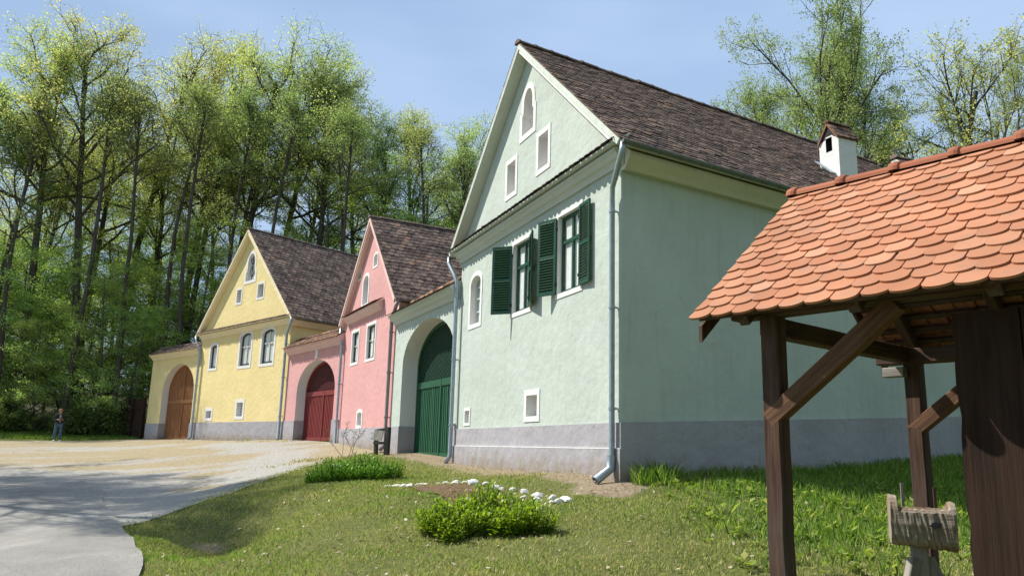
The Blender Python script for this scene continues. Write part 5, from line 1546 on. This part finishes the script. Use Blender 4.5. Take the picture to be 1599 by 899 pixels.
# ------------------------------------------------------------------ person
def skin(name, verts, edges, radii, mat, parent, sub=2, root_i=0):
    me = bpy.data.meshes.new(name); me.from_pydata(verts, edges, []); o = bpy.data.objects.new(name, me); COL.objects.link(o)
    mod = o.modifiers.new('skin', 'SKIN'); sv = me.skin_vertices[0].data
    for i, r in enumerate(radii): sv[i].radius = (r, r) if not isinstance(r, tuple) else r
    sv[root_i].use_root = True; mod.use_smooth_shade = True
    ss = o.modifiers.new('sub', 'SUBSURF'); ss.levels = ss.render_levels = sub
    dg = bpy.context.evaluated_depsgraph_get(); m2 = bpy.data.meshes.new_from_object(o.evaluated_get(dg)); m2.name = name
    bpy.data.objects.remove(o); bpy.data.meshes.remove(me)
    m2.materials.clear(); m2.materials.append(mat); ob = bpy.data.objects.new(name, m2); COL.objects.link(ob); ob.parent = parent
    return ob
SKIN_M = m_flat('skin', (.42, .24, .17), .6, .08, 8, 0); JACKET = m_flat('dark_jacket_cloth', (.018, .026, .03), .85, .2, 14, .3); JEANS = m_flat('blue_jeans', (.075, .12, .17), .85, .2, 14, .3)
HAIR = m_flat('auburn_hair', (.13, .055, .025), .6, .3, 20, .6); SHOE = m_flat('pale_shoe', (.55, .53, .5), .7, .1, 9, .1); PHONE = m_flat('dark_phone', (.05, .05, .055), .3, .1, 9, 0); SHIRT = m_flat('grey_shirt_cloth', (.30, .30, .28), .85, .1, 12, .2)
px_, py_ = -23.46, 42.0
per = empty('person', (px_, py_, h(px_, py_)), R(38)); tag(per, 'person with auburn hair in dark jacket and jeans standing before the wood', 'person')
# local -Y is forward
bv = [(0, 0, .95), (0, 0, 1.15), (0, -.01, 1.36), (0, -.01, 1.46), (0, -.025, 1.54), (0, -.03, 1.64), (0, -.025, 1.71),
      (.10, 0, .90), (.115, -.02, .50), (.12, .02, .09), (.13, -.11, .045), (-.10, 0, .90), (-.125, -.03, .50), (-.14, .01, .09), (-.155, -.12, .045),
      (.18, 0, 1.38), (.23, .02, 1.12), (.10, -.22, 1.14), (.05, -.28, 1.17), (-.18, 0, 1.38), (-.23, .02, 1.12), (-.10, -.22, 1.14), (-.05, -.28, 1.17)]
be = [(0, 1), (1, 2), (2, 3), (3, 4), (4, 5), (5, 6), (0, 7), (7, 8), (8, 9), (9, 10), (0, 11), (11, 12), (12, 13), (13, 14), (2, 15), (15, 16), (16, 17), (17, 18), (2, 19), (19, 20), (20, 21), (21, 22)]
br_ = [.14, .13, .14, .055, .07, .088, .06, .085, .06, .042, .04, .085, .06, .042, .04, .06, .045, .036, .03, .06, .045, .036, .03]
skin('body', bv, be, br_, SKIN_M, per)
jv = [(0, 0, .88), (0, 0, 1.12), (0, -.005, 1.34), (0, -.01, 1.45), (.18, 0, 1.385), (.235, .02, 1.12), (.12, -.19, 1.135), (-.18, 0, 1.385), (-.235, .02, 1.12), (-.12, -.19, 1.135)]
je = [(0, 1), (1, 2), (2, 3), (2, 4), (4, 5), (5, 6), (2, 7), (7, 8), (8, 9)]
skin('jacket', jv, je, [(.20, .16), (.185, .15), (.185, .15), .08, .085, .07, .06, .085, .07, .06], JACKET, per)
sh_ = MB(); sh_.poly([(-.035, 1.02), (.03, 1.02), (.05, 1.40), (-.045, 1.40)], [], lambda x, z: Vector((x, -.175 + (z - 1.02) * .06, z))); sh_.build('shirt', SHIRT, per)
tv = [(0, 0, .93), (.10, 0, .86), (.118, -.02, .50), (.122, .015, .13), (-.10, 0, .86), (-.127, -.03, .50), (-.142, .01, .13)]
skin('trousers', tv, [(0, 1), (1, 2), (2, 3), (0, 4), (4, 5), (5, 6)], [.15, .105, .085, .08, .105, .085, .08], JEANS, per)
hvv = [(0, .0, 1.74), (0, .04, 1.68), (0, .06, 1.56), (.07, .03, 1.62), (-.07, .03, 1.62), (.08, .04, 1.50), (-.08, .04, 1.50)]
skin('hair', hvv, [(0, 1), (1, 2), (1, 3), (1, 4), (3, 5), (4, 6)], [.07, .105, .085, .05, .05, .05, .05], HAIR, per)
for sx2, fx2, fy2 in ((1, .13, -.05), (-1, -.155, -.06)):
    skin('shoe', [(fx2, fy2 + .09, .045), (fx2, fy2 - .02, .05), (fx2, fy2 - .13, .038)], [(0, 1), (1, 2)], [.05, .055, .042], SHOE, per)
for s2 in (-1, 1):
    for f in range(4):
        hd = MB(); b0 = Vector((s2 * (.055 - .004 * f), -.275 - .004 * f, 1.20 - .021 * f)); hd.tube([b0, b0 + Vector((-s2 * .03, -.03, .01)), b0 + Vector((-s2 * .058, -.022, .012))], [.010, .009, .007], 6); hd.build('finger', SKIN_M, per, smooth=True)
    hd = MB(); b0 = Vector((s2 * .06, -.26, 1.20)); hd.tube([b0, b0 + Vector((-s2 * .01, -.02, .035)), b0 + Vector((-s2 * .03, -.035, .05))], [.011, .01, .008], 6); hd.build('thumb', SKIN_M, per, smooth=True)
FS = m_flat('face_feature_brown', (.22, .11, .08), .6, .1, 9, 0)  # brown of the eyes and mouth
for s2 in (-1, 1):
    fc = MB(); fc.box((s2 * .032, -.118, 1.645), (.022, .012, .012)); fc.build('eye', FS, per)
    fc = MB(); fc.box((s2 * .086, -.03, 1.63), (.014, .035, .055)); fc.build('ear', SKIN_M, per)
fc = MB(); fc.box((0, -.122, 1.585), (.045, .01, .010)); fc.build('mouth', FS, per)
fc = MB(); fc.box((0, -.128, 1.615), (.022, .03, .032)); fc.build('nose', SKIN_M, per)
pho = MB(); pho.box((0, 0, 0), (.075, .010, .15)); po = pho.build('phone', PHONE, None, mw=Matrix.Translation((px_, py_, h(px_, py_))) @ Matrix.Rotation(R(38), 4, 'Z') @ Matrix.Translation((0, -.315, 1.20)) @ Matrix.Rotation(R(-35), 4, 'X'))
tag(po, 'small dark phone held by the person at the wood edge', 'phone')
